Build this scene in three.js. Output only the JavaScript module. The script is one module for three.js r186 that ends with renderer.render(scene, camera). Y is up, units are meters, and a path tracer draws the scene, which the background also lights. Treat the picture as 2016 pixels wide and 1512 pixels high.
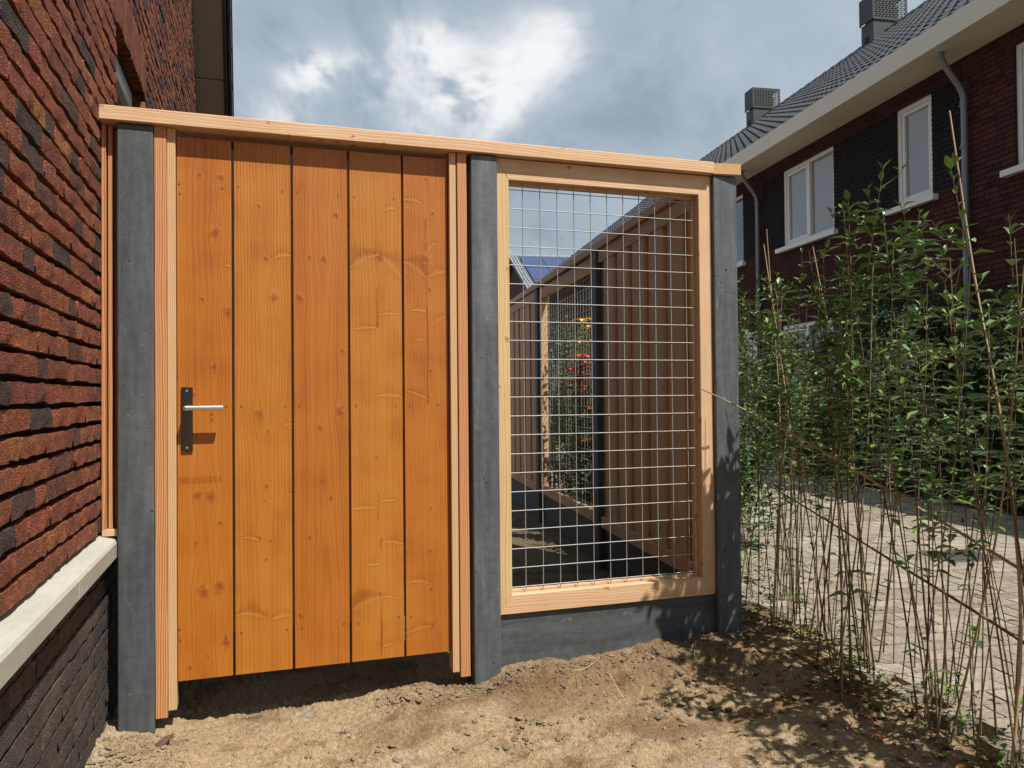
import * as THREE from 'three';
import { RoundedBoxGeometry } from 'three/addons/geometries/RoundedBoxGeometry.js';
import { mergeGeometries, mergeVertices } from 'three/addons/utils/BufferGeometryUtils.js';

// ------------------------------------------------------------------ camera, sky, sun, exposure
const scene = new THREE.Scene();
const camera = new THREE.PerspectiveCamera(51.87, 4 / 3, 0.05, 400);
camera.position.set(0, 1.15, 2.935);
camera.rotation.order = 'YXZ';
camera.rotation.set(THREE.MathUtils.degToRad(0.86), THREE.MathUtils.degToRad(-17.934), THREE.MathUtils.degToRad(-0.52));
camera.updateMatrixWorld(true);
const renderer = new THREE.WebGLRenderer({ antialias: true });
renderer.toneMapping = THREE.LinearToneMapping;
renderer.toneMappingExposure = 1.35;
renderer.shadowMap.enabled = true;
renderer.setSize(1024, 768);

const sun = new THREE.DirectionalLight(new THREE.Color(1.0, 0.955, 0.88), 5.0);
sun.position.set(0.55 * 12, 1.92 * 12, 1.0 * 12);
sun.target.position.set(0, 0, 0);
sun.castShadow = true;
sun.shadow.radius = 1;
sun.shadow.mapSize.set(4096, 4096);
Object.assign(sun.shadow.camera, { left: -25, right: 25, top: 25, bottom: -25, near: 0.5, far: 90 });
scene.add(sun, sun.target);

// ------------------------------------------------------------------ random numbers and noise
function rng(seed) { let a = seed >>> 0; return () => { a = (a + 0x6d2b79f5) | 0; let t = Math.imul(a ^ (a >>> 15), 1 | a); t = (t + Math.imul(t ^ (t >>> 7), 61 | t)) ^ t; return ((t ^ (t >>> 14)) >>> 0) / 4294967296; }; }
const PERM = new Uint8Array(512); { const r = rng(77); const p = [...Array(256).keys()]; for (let i = 255; i > 0; i--) { const j = Math.floor(r() * (i + 1)); [p[i], p[j]] = [p[j], p[i]]; } for (let i = 0; i < 512; i++) PERM[i] = p[i & 255]; }
const GX = [1, -1, 0, 0, 0.707, -0.707, 0.707, -0.707], GY = [0, 0, 1, -1, 0.707, 0.707, -0.707, -0.707];
function n2(x, y) {
  const xf = Math.floor(x), yf = Math.floor(y), X = xf & 255, Y = yf & 255; x -= xf; y -= yf;
  const u = x * x * x * (x * (x * 6 - 15) + 10), v = y * y * y * (y * (y * 6 - 15) + 10);
  const a = PERM[X] + Y, b = PERM[X + 1] + Y, h0 = PERM[a] & 7, h1 = PERM[b] & 7, h2 = PERM[a + 1] & 7, h3 = PERM[b + 1] & 7;
  const p = GX[h0] * x + GY[h0] * y, q = GX[h1] * (x - 1) + GY[h1] * y, r = GX[h2] * x + GY[h2] * (y - 1), s = GX[h3] * (x - 1) + GY[h3] * (y - 1);
  return 1.5 * (p + u * (q - p) + v * ((r + u * (s - r)) - (p + u * (q - p))));
}
function fbm(x, y, o = 4, g = 0.5) { let s = 0, a = 1, t = 0; for (let i = 0; i < o; i++) { s += a * n2(x, y); t += a; a *= g; x = x * 2.03 + 17.1; y = y * 2.03 + 5.7; } return s / t; }
const clamp = (x, a = 0, b = 1) => Math.min(b, Math.max(a, x));
const sstep = (a, b, x) => { const t = clamp((x - a) / (b - a)); return t * t * (3 - 2 * t); };
const mix = (a, b, t) => a + (b - a) * t;
const mix3 = (a, b, t) => [mix(a[0], b[0], t), mix(a[1], b[1], t), mix(a[2], b[2], t)];
const V3 = (x, y, z) => new THREE.Vector3(x, y, z);

// ------------------------------------------------------------------ sky: a broken, rain-grey cloud deck
{
  const W = 4096, H = 2048, data = new Float32Array(W * H * 4);
  const hx = 0.308, hz = -0.951, rx = 0.951, rz = 0.308;   // heading and its right
  const blobs = [[985, 178, 78, 60, 0.52], [1050, 110, 70, 60, 0.36], [1100, 55, 60, 60, 0.3], [880, 60, 75, 55, 0.36], [905, 110, 30, 50, 0.2], [625, 120, 55, 38, 0.34], [720, 110, 70, 50, 0.24], [780, 170, 120, 60, 0.16], [560, 235, 70, 40, 0.22], [860, 250, 60, 40, 0.16],
    [1240, 265, 110, 50, -0.26], [1330, 210, 80, 80, -0.16], [500, 60, 60, 70, -0.14], [1180, 480, 200, 90, -0.16], [1050, 420, 120, 60, -0.12], [930, 190, 25, 40, -0.18], [700, 210, 90, 35, -0.06], [1280, 60, 90, 50, -0.02]];
  for (let row = 0; row < H; row++) {
    const up = ((row + 0.5) / H - 0.5) * Math.PI, y = Math.sin(up), c = Math.cos(up);
    for (let col = 0; col < W; col++) {
      const o = (row * W + col) * 4; data[o + 3] = 1;
      if (row < H / 2) { data[o] = 0.14; data[o + 1] = 0.13; data[o + 2] = 0.12; continue; }
      const az = ((col + 0.5) / W - 0.5) * 2 * Math.PI, x = Math.cos(az) * c, z = Math.sin(az) * c;
      const k = 2.1 / (1 + y), px = x * k, pz = z * k;   // conformal, so clouds do not stretch
      const wx = fbm(px * 1.3 + 3.1, pz * 1.3, 3), wz = fbm(px * 1.3 - 7.7, pz * 1.3 + 9.2, 3);
      const f = fbm(px * 1.5 + wx * 0.8 + 11, pz * 1.5 + wz * 0.8, 6, 0.52);
      const billow = fbm(px * 7.5 + wx * 1.6, pz * 7.5 + wz * 1.6, 5, 0.55);
      const hi = fbm(px * 19 + wx * 2, pz * 19 + wz * 2, 4, 0.6), puff = 1 - 2.2 * Math.abs(fbm(px * 5.5 + wx * 1.1 + 5, pz * 5.5 + wz * 1.1, 5, 0.55)), edge = sstep(0.05, 0.75, puff);
      let t = 0.46 + 0.34 * f + 0.07 * billow + 0.06 * (edge - 0.5);
      const fw = x * hx + z * hz;
      if (fw > 0.25) {
        const gx = (x * rx + z * rz) / fw + 0.055 * wx + 0.02 * billow, gy = y / fw + 0.05 * wz + 0.02 * billow;
        let b = 0;
        for (const [bx, by, sx, sy, a] of blobs) { const dx = (gx - (bx - 1008) / 1554) / (sx / 1554), dy = (gy - (784 - by) / 1554) / (sy / 1554), q = dx * dx + dy * dy; if (q < 9) b += 0.86 * a * Math.exp(-q * 0.7) * (a > 0 ? 0.5 + 0.65 * edge + 0.5 * billow + 0.45 * hi : 1); }
        t = mix(t, 0.5 + 0.2 * f + 0.12 * billow + 0.1 * (edge - 0.5) + 0.06 * hi, 0.85) + b;
      }
      t = clamp(t, 0.05, 1.05);
      // slate -> blue grey -> white
      const C = t < 0.5 ? mix3([0.13, 0.175, 0.22], [0.40, 0.475, 0.56], t / 0.5) : mix3([0.40, 0.475, 0.56], [0.88, 0.9, 0.92], sstep(0, 1, (t - 0.5) / 0.5));
      data[o] = C[0] * 0.76; data[o + 1] = C[1] * 0.76; data[o + 2] = C[2] * 0.76;
    }
  }
  const tex = new THREE.DataTexture(data, W, H, THREE.RGBAFormat, THREE.FloatType);
  tex.mapping = THREE.EquirectangularReflectionMapping; tex.magFilter = THREE.LinearFilter; tex.minFilter = THREE.LinearFilter; tex.needsUpdate = true;
  scene.background = tex; scene.environment = tex;
}

// ------------------------------------------------------------------ building helpers
const taken = {};
function numbered(n) { if (taken[n] === undefined) { taken[n] = 0; return n; } taken[n]++; return n + '_' + String(taken[n]).padStart(3, '0'); }
function shade(o) { o.traverse((m) => { if (m.isMesh) { m.castShadow = true; m.receiveShadow = true; } }); return o; }
function tag(o, label, category, group) { o.userData.label = label; o.userData.category = category; if (group) o.userData.group = group; return o; }
function thing(name, label, category, [x, y, z] = [0, 0, 0], turn = 0, group) {
  const g = new THREE.Group(); g.name = numbered(name); g.position.set(x, y, z); g.rotation.y = turn; scene.add(g); return tag(g, label, category, group);
}
function part(name, geo, mat, parent, [x, y, z] = [0, 0, 0]) { const m = new THREE.Mesh(geo, mat); m.name = name; m.castShadow = m.receiveShadow = true; m.position.set(x, y, z); parent.add(m); return m; }
function structure(name, geo, mat) { const m = part(name, geo, mat, scene); m.userData.kind = 'structure'; return m; }
const stuff = (m) => { m.userData.kind = 'stuff'; return m; };
// uv in metres by the way each face points; the grain axis runs along v
function metreUV(geo, grain = 'y', ou = 0, ov = 0) {
  const g = geo.index ? geo.toNonIndexed() : geo, P = g.attributes.position, uv = new Float32Array(P.count * 2), a = V3(), b = V3(), c = V3(), n = V3();
  const I = { x: 0, y: 1, z: 2 }[grain], at = [0, 0, 0];
  for (let i = 0; i < P.count; i += 3) {
    a.fromBufferAttribute(P, i); b.fromBufferAttribute(P, i + 1); c.fromBufferAttribute(P, i + 2);
    n.copy(b).sub(a).cross(c.clone().sub(a)); const q = [Math.abs(n.x), Math.abs(n.y), Math.abs(n.z)]; const m = q.indexOf(Math.max(...q));
    const axes = [0, 1, 2].filter((k) => k !== m); let vA = axes.includes(I) ? I : axes[1], uA = axes.find((k) => k !== vA);
    for (let k = 0; k < 3; k++) { at[0] = P.getX(i + k); at[1] = P.getY(i + k); at[2] = P.getZ(i + k); uv[(i + k) * 2] = at[uA] + ou; uv[(i + k) * 2 + 1] = at[vA] + ov; }
  }
  g.setAttribute('uv', new THREE.BufferAttribute(uv, 2)); return g;
}
const UR = rng(5);
// a block with eased edges spanning two corners, local coordinates
function block(x0, y0, z0, x1, y1, z1, { r = 0.003, grain = 'y', u = UR() * 3, v = UR() * 3 } = {}) {
  const w = x1 - x0, h = y1 - y0, d = z1 - z0;
  const g = r ? new RoundedBoxGeometry(w, h, d, 1, Math.min(r, w * 0.45, h * 0.45, d * 0.45)) : new THREE.BoxGeometry(w, h, d);
  g.translate((x0 + x1) / 2, (y0 + y1) / 2, (z0 + z1) / 2); return metreUV(g, grain, u, v);
}
function tube(pts, rad, seg = 8, radial = 6) {
  const cur = new THREE.CatmullRomCurve3(pts.map((p) => p.isVector3 ? p : V3(...p))), f = typeof rad === 'function' ? rad : () => rad;
  const g = new THREE.TubeGeometry(cur, seg, 1, radial, false), P = g.attributes.position, c = V3(), v = V3();
  for (let i = 0; i <= seg; i++) { cur.getPointAt(i / seg, c); for (let j = 0; j <= radial; j++) { const k = i * (radial + 1) + j; v.fromBufferAttribute(P, k).sub(c).multiplyScalar(f(i / seg)).add(c); P.setXYZ(k, v.x, v.y, v.z); } }
  return g;
}
function paint(geo, c) { const n = geo.attributes.position.count, a = new Float32Array(n * 3); for (let i = 0; i < n; i++) { a[i * 3] = c[0]; a[i * 3 + 1] = c[1]; a[i * 3 + 2] = c[2]; } geo.setAttribute('color', new THREE.BufferAttribute(a, 3)); return geo; }
function inView(p) { const v = p.clone().project(camera); return v.z < 1 && Math.abs(v.x) < 1.12 && Math.abs(v.y) < 1.12; }

// ------------------------------------------------------------------ textures
function texture(W, H, f, srgb = true, wrap = THREE.RepeatWrapping) {
  const d = new Uint8Array(W * H * 4);
  for (let j = 0; j < H; j++) for (let i = 0; i < W; i++) { const c = f(i, j), o = (j * W + i) * 4; d[o] = clamp(c[0], 0, 255); d[o + 1] = clamp(c[1], 0, 255); d[o + 2] = clamp(c[2], 0, 255); d[o + 3] = 255; }
  const t = new THREE.DataTexture(d, W, H); t.magFilter = THREE.LinearFilter; t.minFilter = THREE.LinearMipmapLinearFilter; t.generateMipmaps = true; t.wrapS = t.wrapT = wrap; if (srgb) t.colorSpace = THREE.SRGBColorSpace; t.needsUpdate = true; return t;
}
// Sawn board: W x H pixels for wm x hm metres; knots {x,y,r}, marks {x0,y0,x1,y1,w,lift}; returns [colour map, height map]
function boardTexture({ wm, hm, res = 700, seed, light, mid, dark, ring = 0.006, contrast = 0.5, band = 0.5, blotch = 0.3, knots = [], marks = [], cracks = [], straight = false, knotK = 1, wrap = THREE.ClampToEdgeWrapping, stains = [] }) {
  const W = Math.max(8, Math.round(wm * res)), H = Math.max(8, Math.round(hm * res)), height = new Float32Array(W * H), S = seed * 13.7;
  const cx = wm * (0.35 + 0.3 * ((seed * 0.37) % 1));
  const map = texture(W, H, (i, j) => {
    const X = (i + 0.5) / W * wm, Y = (j + 0.5) / H * hm;
    let x = X + (straight ? 0.007 : 0.013) * n2(Y * 1.1 + S, S) + (straight ? 0.0022 : 0.005) * n2(X * 9 + S, Y * 2.6) + 0.002 * n2(X * 25, Y * 7 + S), knot = 0, core = 0, halo = 0;
    for (const k of knots) {
      const dx = X - k.x, dy = Y - k.y, ry = k.r * 4.5; if (Math.abs(dy) > ry * 3 || Math.abs(dx) > k.r * 7) continue;
      x -= Math.sign(dx) * k.r * 1.25 * Math.exp(-(dy * dy) / (ry * ry)) * Math.exp(-Math.abs(dx) / (k.r * 2.2));
      const rho = Math.hypot(dx * 0.95 + dy * 0.3 * Math.sin(k.x * 90), dy * (k.sq || 0.8)) / k.r * (1 + 0.4 * n2(X * 60 + S, Y * 60) + 0.2 * n2(X * 150, Y * 150)); if (rho < 1.25) knot = Math.max(knot, sstep(1.25, 0.85, rho)); if (rho < 0.55) core = Math.max(core, sstep(0.55, 0.3, rho)); halo = Math.max(halo, Math.exp(-((rho - 1.15) ** 2) * 14));
    }
    const d0 = straight ? 0.4 : 0.028 + 0.024 * n2(Y * 0.75 + S * 2, 3.3), R = Math.sqrt((x - cx) ** 2 + d0 * d0) * (straight ? 1 / Math.max(0.05, Math.abs(x - cx) / 0.4 + 0.0001) * 0 + 1 : 1);
    const coord = straight ? x : R, ph = coord / ring + 0.5 * n2(coord * 60, S);
    const s = 0.5 + 0.5 * Math.sin(ph * 2 * Math.PI), late = s * s * s;
    const wide = fbm(coord * 26 + S, Y * 0.5, 3), fib = n2(X * 330 + S, Y * 7) * 0.6 + n2(X * 800, Y * 16 + S) * 0.4, bl = fbm(X * 9 + S, Y * 4.2, 4), bl2 = fbm(X * 4 - S, Y * 9.5, 3);
    let t = 0.45 + contrast * (late - 0.35) + band * 0.5 * wide + blotch * bl * 0.7 + blotch * 0.45 * bl2 + 0.1 * fib, h = 0.5 + 0.12 * fib - 0.2 * late;
    let lift = 0, drop = 0;
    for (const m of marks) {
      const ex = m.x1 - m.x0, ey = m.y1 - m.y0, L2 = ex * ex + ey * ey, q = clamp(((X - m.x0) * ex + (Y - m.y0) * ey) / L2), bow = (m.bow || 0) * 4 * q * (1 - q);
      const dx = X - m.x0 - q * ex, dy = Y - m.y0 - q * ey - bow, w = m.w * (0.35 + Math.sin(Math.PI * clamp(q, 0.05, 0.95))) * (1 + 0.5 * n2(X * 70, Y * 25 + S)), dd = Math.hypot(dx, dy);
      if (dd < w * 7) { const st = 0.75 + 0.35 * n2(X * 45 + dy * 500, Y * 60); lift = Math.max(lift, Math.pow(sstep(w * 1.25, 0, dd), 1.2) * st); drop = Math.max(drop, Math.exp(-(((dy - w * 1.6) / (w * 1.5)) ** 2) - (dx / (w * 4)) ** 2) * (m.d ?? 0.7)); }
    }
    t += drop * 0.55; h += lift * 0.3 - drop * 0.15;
    for (const c of cracks) { const dx = X - c.x - 0.004 * n2(Y * 12 + S, c.x * 30); if (Y > c.y0 && Y < c.y1) { const e = Math.exp(-((dx / (c.w || 0.0022)) ** 2)) * sstep(c.y0, c.y0 + 0.02, Y) * sstep(c.y1, c.y1 - 0.02, Y) * (0.6 + 0.6 * n2(Y * 9 + S, c.x * 50)); t += e * 0.9; h -= e * 0.6; } }
    for (const c of stains) { const dx = (X - c.x) / c.w, dy = (Y - c.y) / (c.h * (0.6 + 0.8 * Math.abs(n2(X * 160, S)))); if (Math.abs(dx) < 1 && Math.abs(dy) < 1) t += 0.3; }
    let C = t < 0.5 ? mix3(light, mid, clamp(t / 0.5)) : mix3(mid, dark, clamp((t - 0.5) / 0.75));
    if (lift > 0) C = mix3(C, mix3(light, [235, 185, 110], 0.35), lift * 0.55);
    if (halo > 0.02) C = mix3(C, mix3(light, [240, 190, 115], 0.2), halo * 0.2);
    if (knot > 0) C = mix3(C, mix3(mid, dark, 0.75), Math.min(1, knot * 0.4 * knotK)); if (core > 0) C = mix3(C, dark, Math.min(1, core * 0.5 * knotK));
    h += halo * 0.1 - core * 0.12; height[j * W + i] = h; return C;
  }, true, wrap);
  const bump = texture(W, H, (i, j) => { const v = clamp(height[j * W + i]) * 255; return [v, v, v]; }, false, wrap);
  return [map, bump];
}
function woodMat([map, bump], o = {}) { return new THREE.MeshStandardMaterial({ map, bumpMap: bump, bumpScale: 0.0016, roughness: 0.6, color: new THREE.Color(0.8, 0.8, 0.8), ...o }); }
function repeating(pair, wm, hm) { for (const t of pair) { t.wrapS = t.wrapT = THREE.MirroredRepeatWrapping; t.repeat.set(1 / wm, 1 / hm); } return pair; }
function autoKnots(seed, wm, hm, n, r0, r1) { const r = rng(seed * 991), a = []; for (let i = 0; i < n; i++) a.push({ x: wm * (0.1 + 0.8 * r()), y: hm * r(), r: mix(r0, r1, r() * r()) }); return a; }

// untreated softwood, three cuts
const DOUG = { light: [236, 205, 168], mid: [224, 180, 138], dark: [170, 108, 76] };
const RED = { light: [222, 168, 116], mid: [206, 136, 84], dark: [152, 80, 44] };
const woodPale = woodMat(repeating(boardTexture({ wm: 0.5, hm: 2.4, res: 620, seed: 3, ...DOUG, ring: 0.0095, contrast: 0.24, band: 0.42, blotch: 0.24, knotK: 1.9, knots: autoKnots(4, 0.5, 2.4, 44, 0.005, 0.014) }), 0.5, 2.4));
const woodYellow = woodMat(repeating(boardTexture({ wm: 0.5, hm: 2.4, res: 620, seed: 4, light: [230, 204, 154], mid: [218, 182, 126], dark: [176, 122, 72], ring: 0.012, contrast: 0.42, band: 0.4, blotch: 0.2, knotK: 1.7, knots: autoKnots(41, 0.5, 2.4, 34, 0.006, 0.018) }), 0.5, 2.4));
const woodLined = woodMat(repeating(boardTexture({ wm: 0.24, hm: 2.2, res: 900, seed: 5, ...RED, ring: 0.0072, contrast: 0.95, band: 0.25, blotch: 0.1, straight: true }), 0.24, 2.2));
const woodLinedPale = woodMat(repeating(boardTexture({ wm: 0.24, hm: 2.2, res: 900, seed: 6, light: [228, 196, 152], mid: [214, 170, 122], dark: [176, 116, 72], ring: 0.0062, contrast: 0.65, band: 0.25, blotch: 0.1, straight: true }), 0.24, 2.2));
const woodOld = woodMat(repeating(boardTexture({ wm: 0.3, hm: 1.5, res: 300, seed: 8, light: [214, 190, 150], mid: [190, 160, 120], dark: [130, 100, 72], ring: 0.008, contrast: 0.3, band: 0.3, blotch: 0.3 }), 0.3, 1.5));
const woodEnd = new THREE.MeshStandardMaterial({ roughness: 0.75, color: new THREE.Color(0.8, 0.8, 0.8), map: texture(192, 96, (i, j) => { const x = i / 192 * 0.13 - 0.02, y = j / 96 * 0.06 + 0.035, R = Math.hypot(x, y) + 0.0015 * n2(i * 0.05, j * 0.05), s = 0.5 + 0.5 * Math.sin(R / 0.0046 * 6.283), t = 0.2 + 0.5 * s * s + 0.25 * n2(i * 0.2, j * 0.2) + 0.25 * fbm(i * 0.03, j * 0.03, 3); return mix3([232, 192, 140], [188, 124, 76], clamp(t)); }, true, THREE.ClampToEdgeWrapping) });

// cast concrete
function concrete(seed, base, hi, res = 420, wm = 0.6, hm = 2.2) {
  const W = Math.round(wm * res), H = Math.round(hm * res), r = rng(seed), pits = []; for (let i = 0; i < 170; i++) pits.push([r() * W, r() * H, 0.5 + 2.0 * r() * r(), r()]);
  const scratch = []; for (let i = 0; i < 26; i++) scratch.push([r() * W, r() * H, (r() - 0.5) * 12, (r() - 0.3) * 34]);
  const B = new Float32Array(W * H).fill(0), L = new Float32Array(W * H);
  for (const [px, py, q, k] of pits) for (let j = -4; j <= 4; j++) for (let i = -4; i <= 4; i++) { const x = Math.round(px) + i, y = Math.round(py) + j; if (x >= 0 && y >= 0 && x < W && y < H) { const e = sstep(q + 0.7, q - 0.5, Math.hypot(i, j)); B[y * W + x] = Math.max(B[y * W + x], e * (k > 0.45 ? 1 : 0)); L[y * W + x] = Math.max(L[y * W + x], k > 0.45 ? 0 : e * 0.7); } }
  for (const [x0, y0, ex, ey] of scratch) for (let k = 0; k < 40; k++) { const x = Math.round(x0 + ex * k / 40), y = Math.round(y0 + ey * k / 40); if (x >= 0 && y >= 0 && x < W && y < H) L[y * W + x] = Math.max(L[y * W + x], 0.5); }
  const hgt = new Float32Array(W * H);
  const map = texture(W, H, (i, j) => { const X = i / res, Y = j / res, S = seed * 7.1;
    let t = 0.38 + 0.36 * fbm(X * 14 + S, Y * 2.2, 4) + 0.28 * fbm(X * 45, Y * 5 + S, 3) + 0.2 * fbm(X * 30 + S, Y * 30, 3) + 0.07 * n2(X * 190, Y * 190 + S) + 0.3 * sstep(0.25, 0.6, fbm(X * 6 - S, Y * 1.6, 3)) + 0.5 * sstep(0.35, 0.6, fbm(X * 40 + 3 * S, Y * 22, 3)) * sstep(0.0, 0.4, fbm(X * 5, Y * 3 + S, 2));
    t += L[j * W + i] * 0.8; const b = B[j * W + i]; hgt[j * W + i] = 0.6 + 0.15 * n2(X * 150, Y * 150) - 0.5 * b;
    const C = mix3(base, hi, clamp(t)); return b ? mix3(C, [22, 23, 24], b * 0.85) : C; }, true, THREE.MirroredRepeatWrapping);
  const bump = texture(W, H, (i, j) => { const v = clamp(hgt[j * W + i]) * 255; return [v, v, v]; }, false, THREE.MirroredRepeatWrapping);
  map.repeat.set(1 / wm, 1 / hm); bump.repeat.set(1 / wm, 1 / hm);
  return new THREE.MeshStandardMaterial({ map, bumpMap: bump, bumpScale: 0.002, roughness: 0.62, color: new THREE.Color(0.82, 0.81, 0.8) });
}
const concreteDark = concrete(11, [60, 64, 67], [112, 117, 120]);
const concreteMid = concrete(13, [66, 71, 75], [124, 130, 134]);

// plain materials
const steel = new THREE.MeshStandardMaterial({ color: new THREE.Color(0.72, 0.7, 0.66), metalness: 1, roughness: 0.28 });
const steelPlate = new THREE.MeshStandardMaterial({ color: new THREE.Color(0.13, 0.105, 0.085), metalness: 1, roughness: 0.24 });
const galvanised = new THREE.MeshStandardMaterial({ color: new THREE.Color(0.34, 0.335, 0.325), metalness: 0.35, roughness: 0.5 });
const darkHole = new THREE.MeshStandardMaterial({ color: new THREE.Color(0.02, 0.018, 0.015), roughness: 0.8 });
const whitePaint = new THREE.MeshStandardMaterial({ color: new THREE.Color(0.72, 0.72, 0.7), roughness: 0.45 });
const zinc = new THREE.MeshStandardMaterial({ color: new THREE.Color(0.2, 0.225, 0.25), metalness: 0.4, roughness: 0.5 });

// bricks: wrinkled, hand-moulded faces
const brickBump = texture(384, 384, (i, j) => {
  const x = i / 384, y = j / 384; const wx = fbm(x * 6, y * 6, 3), r1 = 1 - Math.abs(fbm(x * 15 + wx * 3, y * 24 + wx * 2, 4)) * 2.4, pit = sstep(0.12, 0.45, fbm(x * 34 + 9, y * 44, 2));
  const v = clamp(0.62 + 0.3 * fbm(x * 5, y * 5, 3) - 0.55 * sstep(0.72, 0.98, r1) - 0.35 * pit + 0.08 * n2(x * 90, y * 90)) * 255; return [v, v, v];
}, false, THREE.MirroredRepeatWrapping);
brickBump.repeat.set(4.2, 4.2);
const brickMap = texture(384, 384, (i, j) => {
  const x = i / 384, y = j / 384, t = 0.97 + 0.3 * fbm(x * 5 + 4, y * 5, 4) + 0.16 * n2(x * 60, y * 60) + 0.12 * n2(x * 120, y * 120), g = sstep(0.15, 0.5, fbm(x * 7 + 30, y * 11, 3));
  return mix3([238 * t, 232 * t, 226 * t], [150, 140, 142], g * 0.4);
}, true, THREE.MirroredRepeatWrapping);
brickMap.repeat.set(4.2, 4.2);
const brickMat = (c, o = {}) => new THREE.MeshStandardMaterial({ color: new THREE.Color(...c), map: brickMap, bumpMap: brickBump, bumpScale: 0.016, roughness: 0.92, ...o });
function brickGeometry(len, h, dep, seed, rough) {   // front face at z = 0 looking +z, body behind; length along x, centred
  const r = rng(seed), nx = len > 0.15 ? 5 : 3, ny = 2, pos = [], uv = [], idx = [], u0 = r() * 5, v0 = r() * 5;
  for (let j = 0; j <= ny; j++) for (let i = 0; i <= nx; i++) {
    const e = i === 0 || i === nx || j === 0 || j === ny, x = (i / nx - 0.5) * len + (i && i < nx ? (r() - 0.5) * len / nx * 0.5 : (r() - 0.5) * 0.002), y = (j / ny - 0.5) * h + (j === 1 ? (r() - 0.5) * h * 0.2 : (r() - 0.5) * 0.0045 * rough);
    pos.push(x, y, (r() - 0.5) * 0.0055 * rough - (e ? 0.0014 * rough : 0)); uv.push(x + u0, y + v0);
  }
  const w = nx + 1; for (let j = 0; j < ny; j++) for (let i = 0; i < nx; i++) { const a = j * w + i; idx.push(a, a + 1, a + w + 1, a, a + w + 1, a + w); }
  const ring = []; for (let i = 0; i <= nx; i++) ring.push(i); for (let j = 1; j <= ny; j++) ring.push(j * w + nx); for (let i = nx - 1; i >= 0; i--) ring.push(ny * w + i); for (let j = ny - 1; j >= 1; j--) ring.push(j * w);
  const n0 = pos.length / 3; ring.forEach((k, q) => { const x = pos[k * 3], y = pos[k * 3 + 1], z = pos[k * 3 + 2]; pos.push(x, y, z, x, y, -dep); uv.push(x + u0, y + v0, x + u0, y + v0 + dep); });
  ring.forEach((k, q) => { const a = n0 + q * 2, b = n0 + ((q + 1) % ring.length) * 2; idx.push(a, a + 1, b + 1, a, b + 1, b); });
  const g = new THREE.BufferGeometry(); g.setAttribute('position', new THREE.Float32BufferAttribute(pos, 3)); g.setAttribute('uv', new THREE.Float32BufferAttribute(uv, 2)); g.setIndex(idx); g.computeVertexNormals(); return g;
}
// lays courses of bricks on a wall part whose local +z faces out and x runs along; the largest in view become meshes, the rest one part
function layBricks({ parent, x0, x1, y0, y1, course = 0.0625, h = 0.049, gap = 0.003, dep = 0.06, seed, rough = 1, colours, spans = () => [[x0, x1]], most = 300, name = 'brick', mats, colourAt, headers = 0.45, merged, variants = 7 }) {
  const r = rng(seed), L = 0.208, Hd = 0.099, geos = { s: [], h: [] };
  for (let k = 0; k < variants; k++) { geos.s.push(brickGeometry(L, h, dep, seed * 31 + k, rough)); geos.h.push(brickGeometry(Hd, h, dep, seed * 57 + k, rough)); }
  parent.updateWorldMatrix(true, false); const list = [], p = V3();
  for (let y = y0; y + h <= y1 + 0.001; y += course) for (const [s0, s1] of spans(y)) {
    for (let x = s0, first = true; s1 - x > 0.02; first = false) {
      const head = r() < headers, full = head ? Hd : L; let len = first ? full * (0.45 + 0.55 * r()) : full; if (s1 - x - len < 0.05) len = s1 - x;
      const xm = x + len / 2, col = colourAt ? colourAt(xm, y, r) : Math.floor(Math.pow(r(), 1.75) * colours.length * 0.999), va = Math.floor(r() * variants), out = (r() - 0.5) * 0.004 * rough, flip = r() < 0.5, dy = (r() - 0.5) * 0.004 * rough;
      p.set(xm, y + h / 2, 0).applyMatrix4(parent.matrixWorld); const d = p.distanceTo(camera.position);
      list.push({ x: xm, y: y + h / 2 + dy, z: out, sx: len / full, g: geos[head ? 'h' : 's'][va], col, flip, size: (inView(p) ? 1 : 0.001) * (head ? 0.7 : 1) / (d * d) });
      x += len + gap;
    }
  }
  list.sort((a, b) => b.size - a.size); const rest = [];
  list.forEach((b, i) => {
    if (i < most && b.size > 1e-3) { const m = part(name, b.g, mats[b.col], parent, [b.x, b.y, b.z]); m.scale.x = b.sx; if (b.flip) m.rotation.z = Math.PI; }
    else { const g = b.g.clone(); g.scale(b.sx, 1, 1); if (b.flip) g.rotateZ(Math.PI); g.translate(b.x, b.y, b.z); rest.push(paint(g, colours[b.col])); }
  });
  if (rest.length) stuff(part(merged || (name + 's_further_off'), mergeGeometries(rest), brickMat([1, 1, 1], { vertexColors: true }), parent));
}

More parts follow.
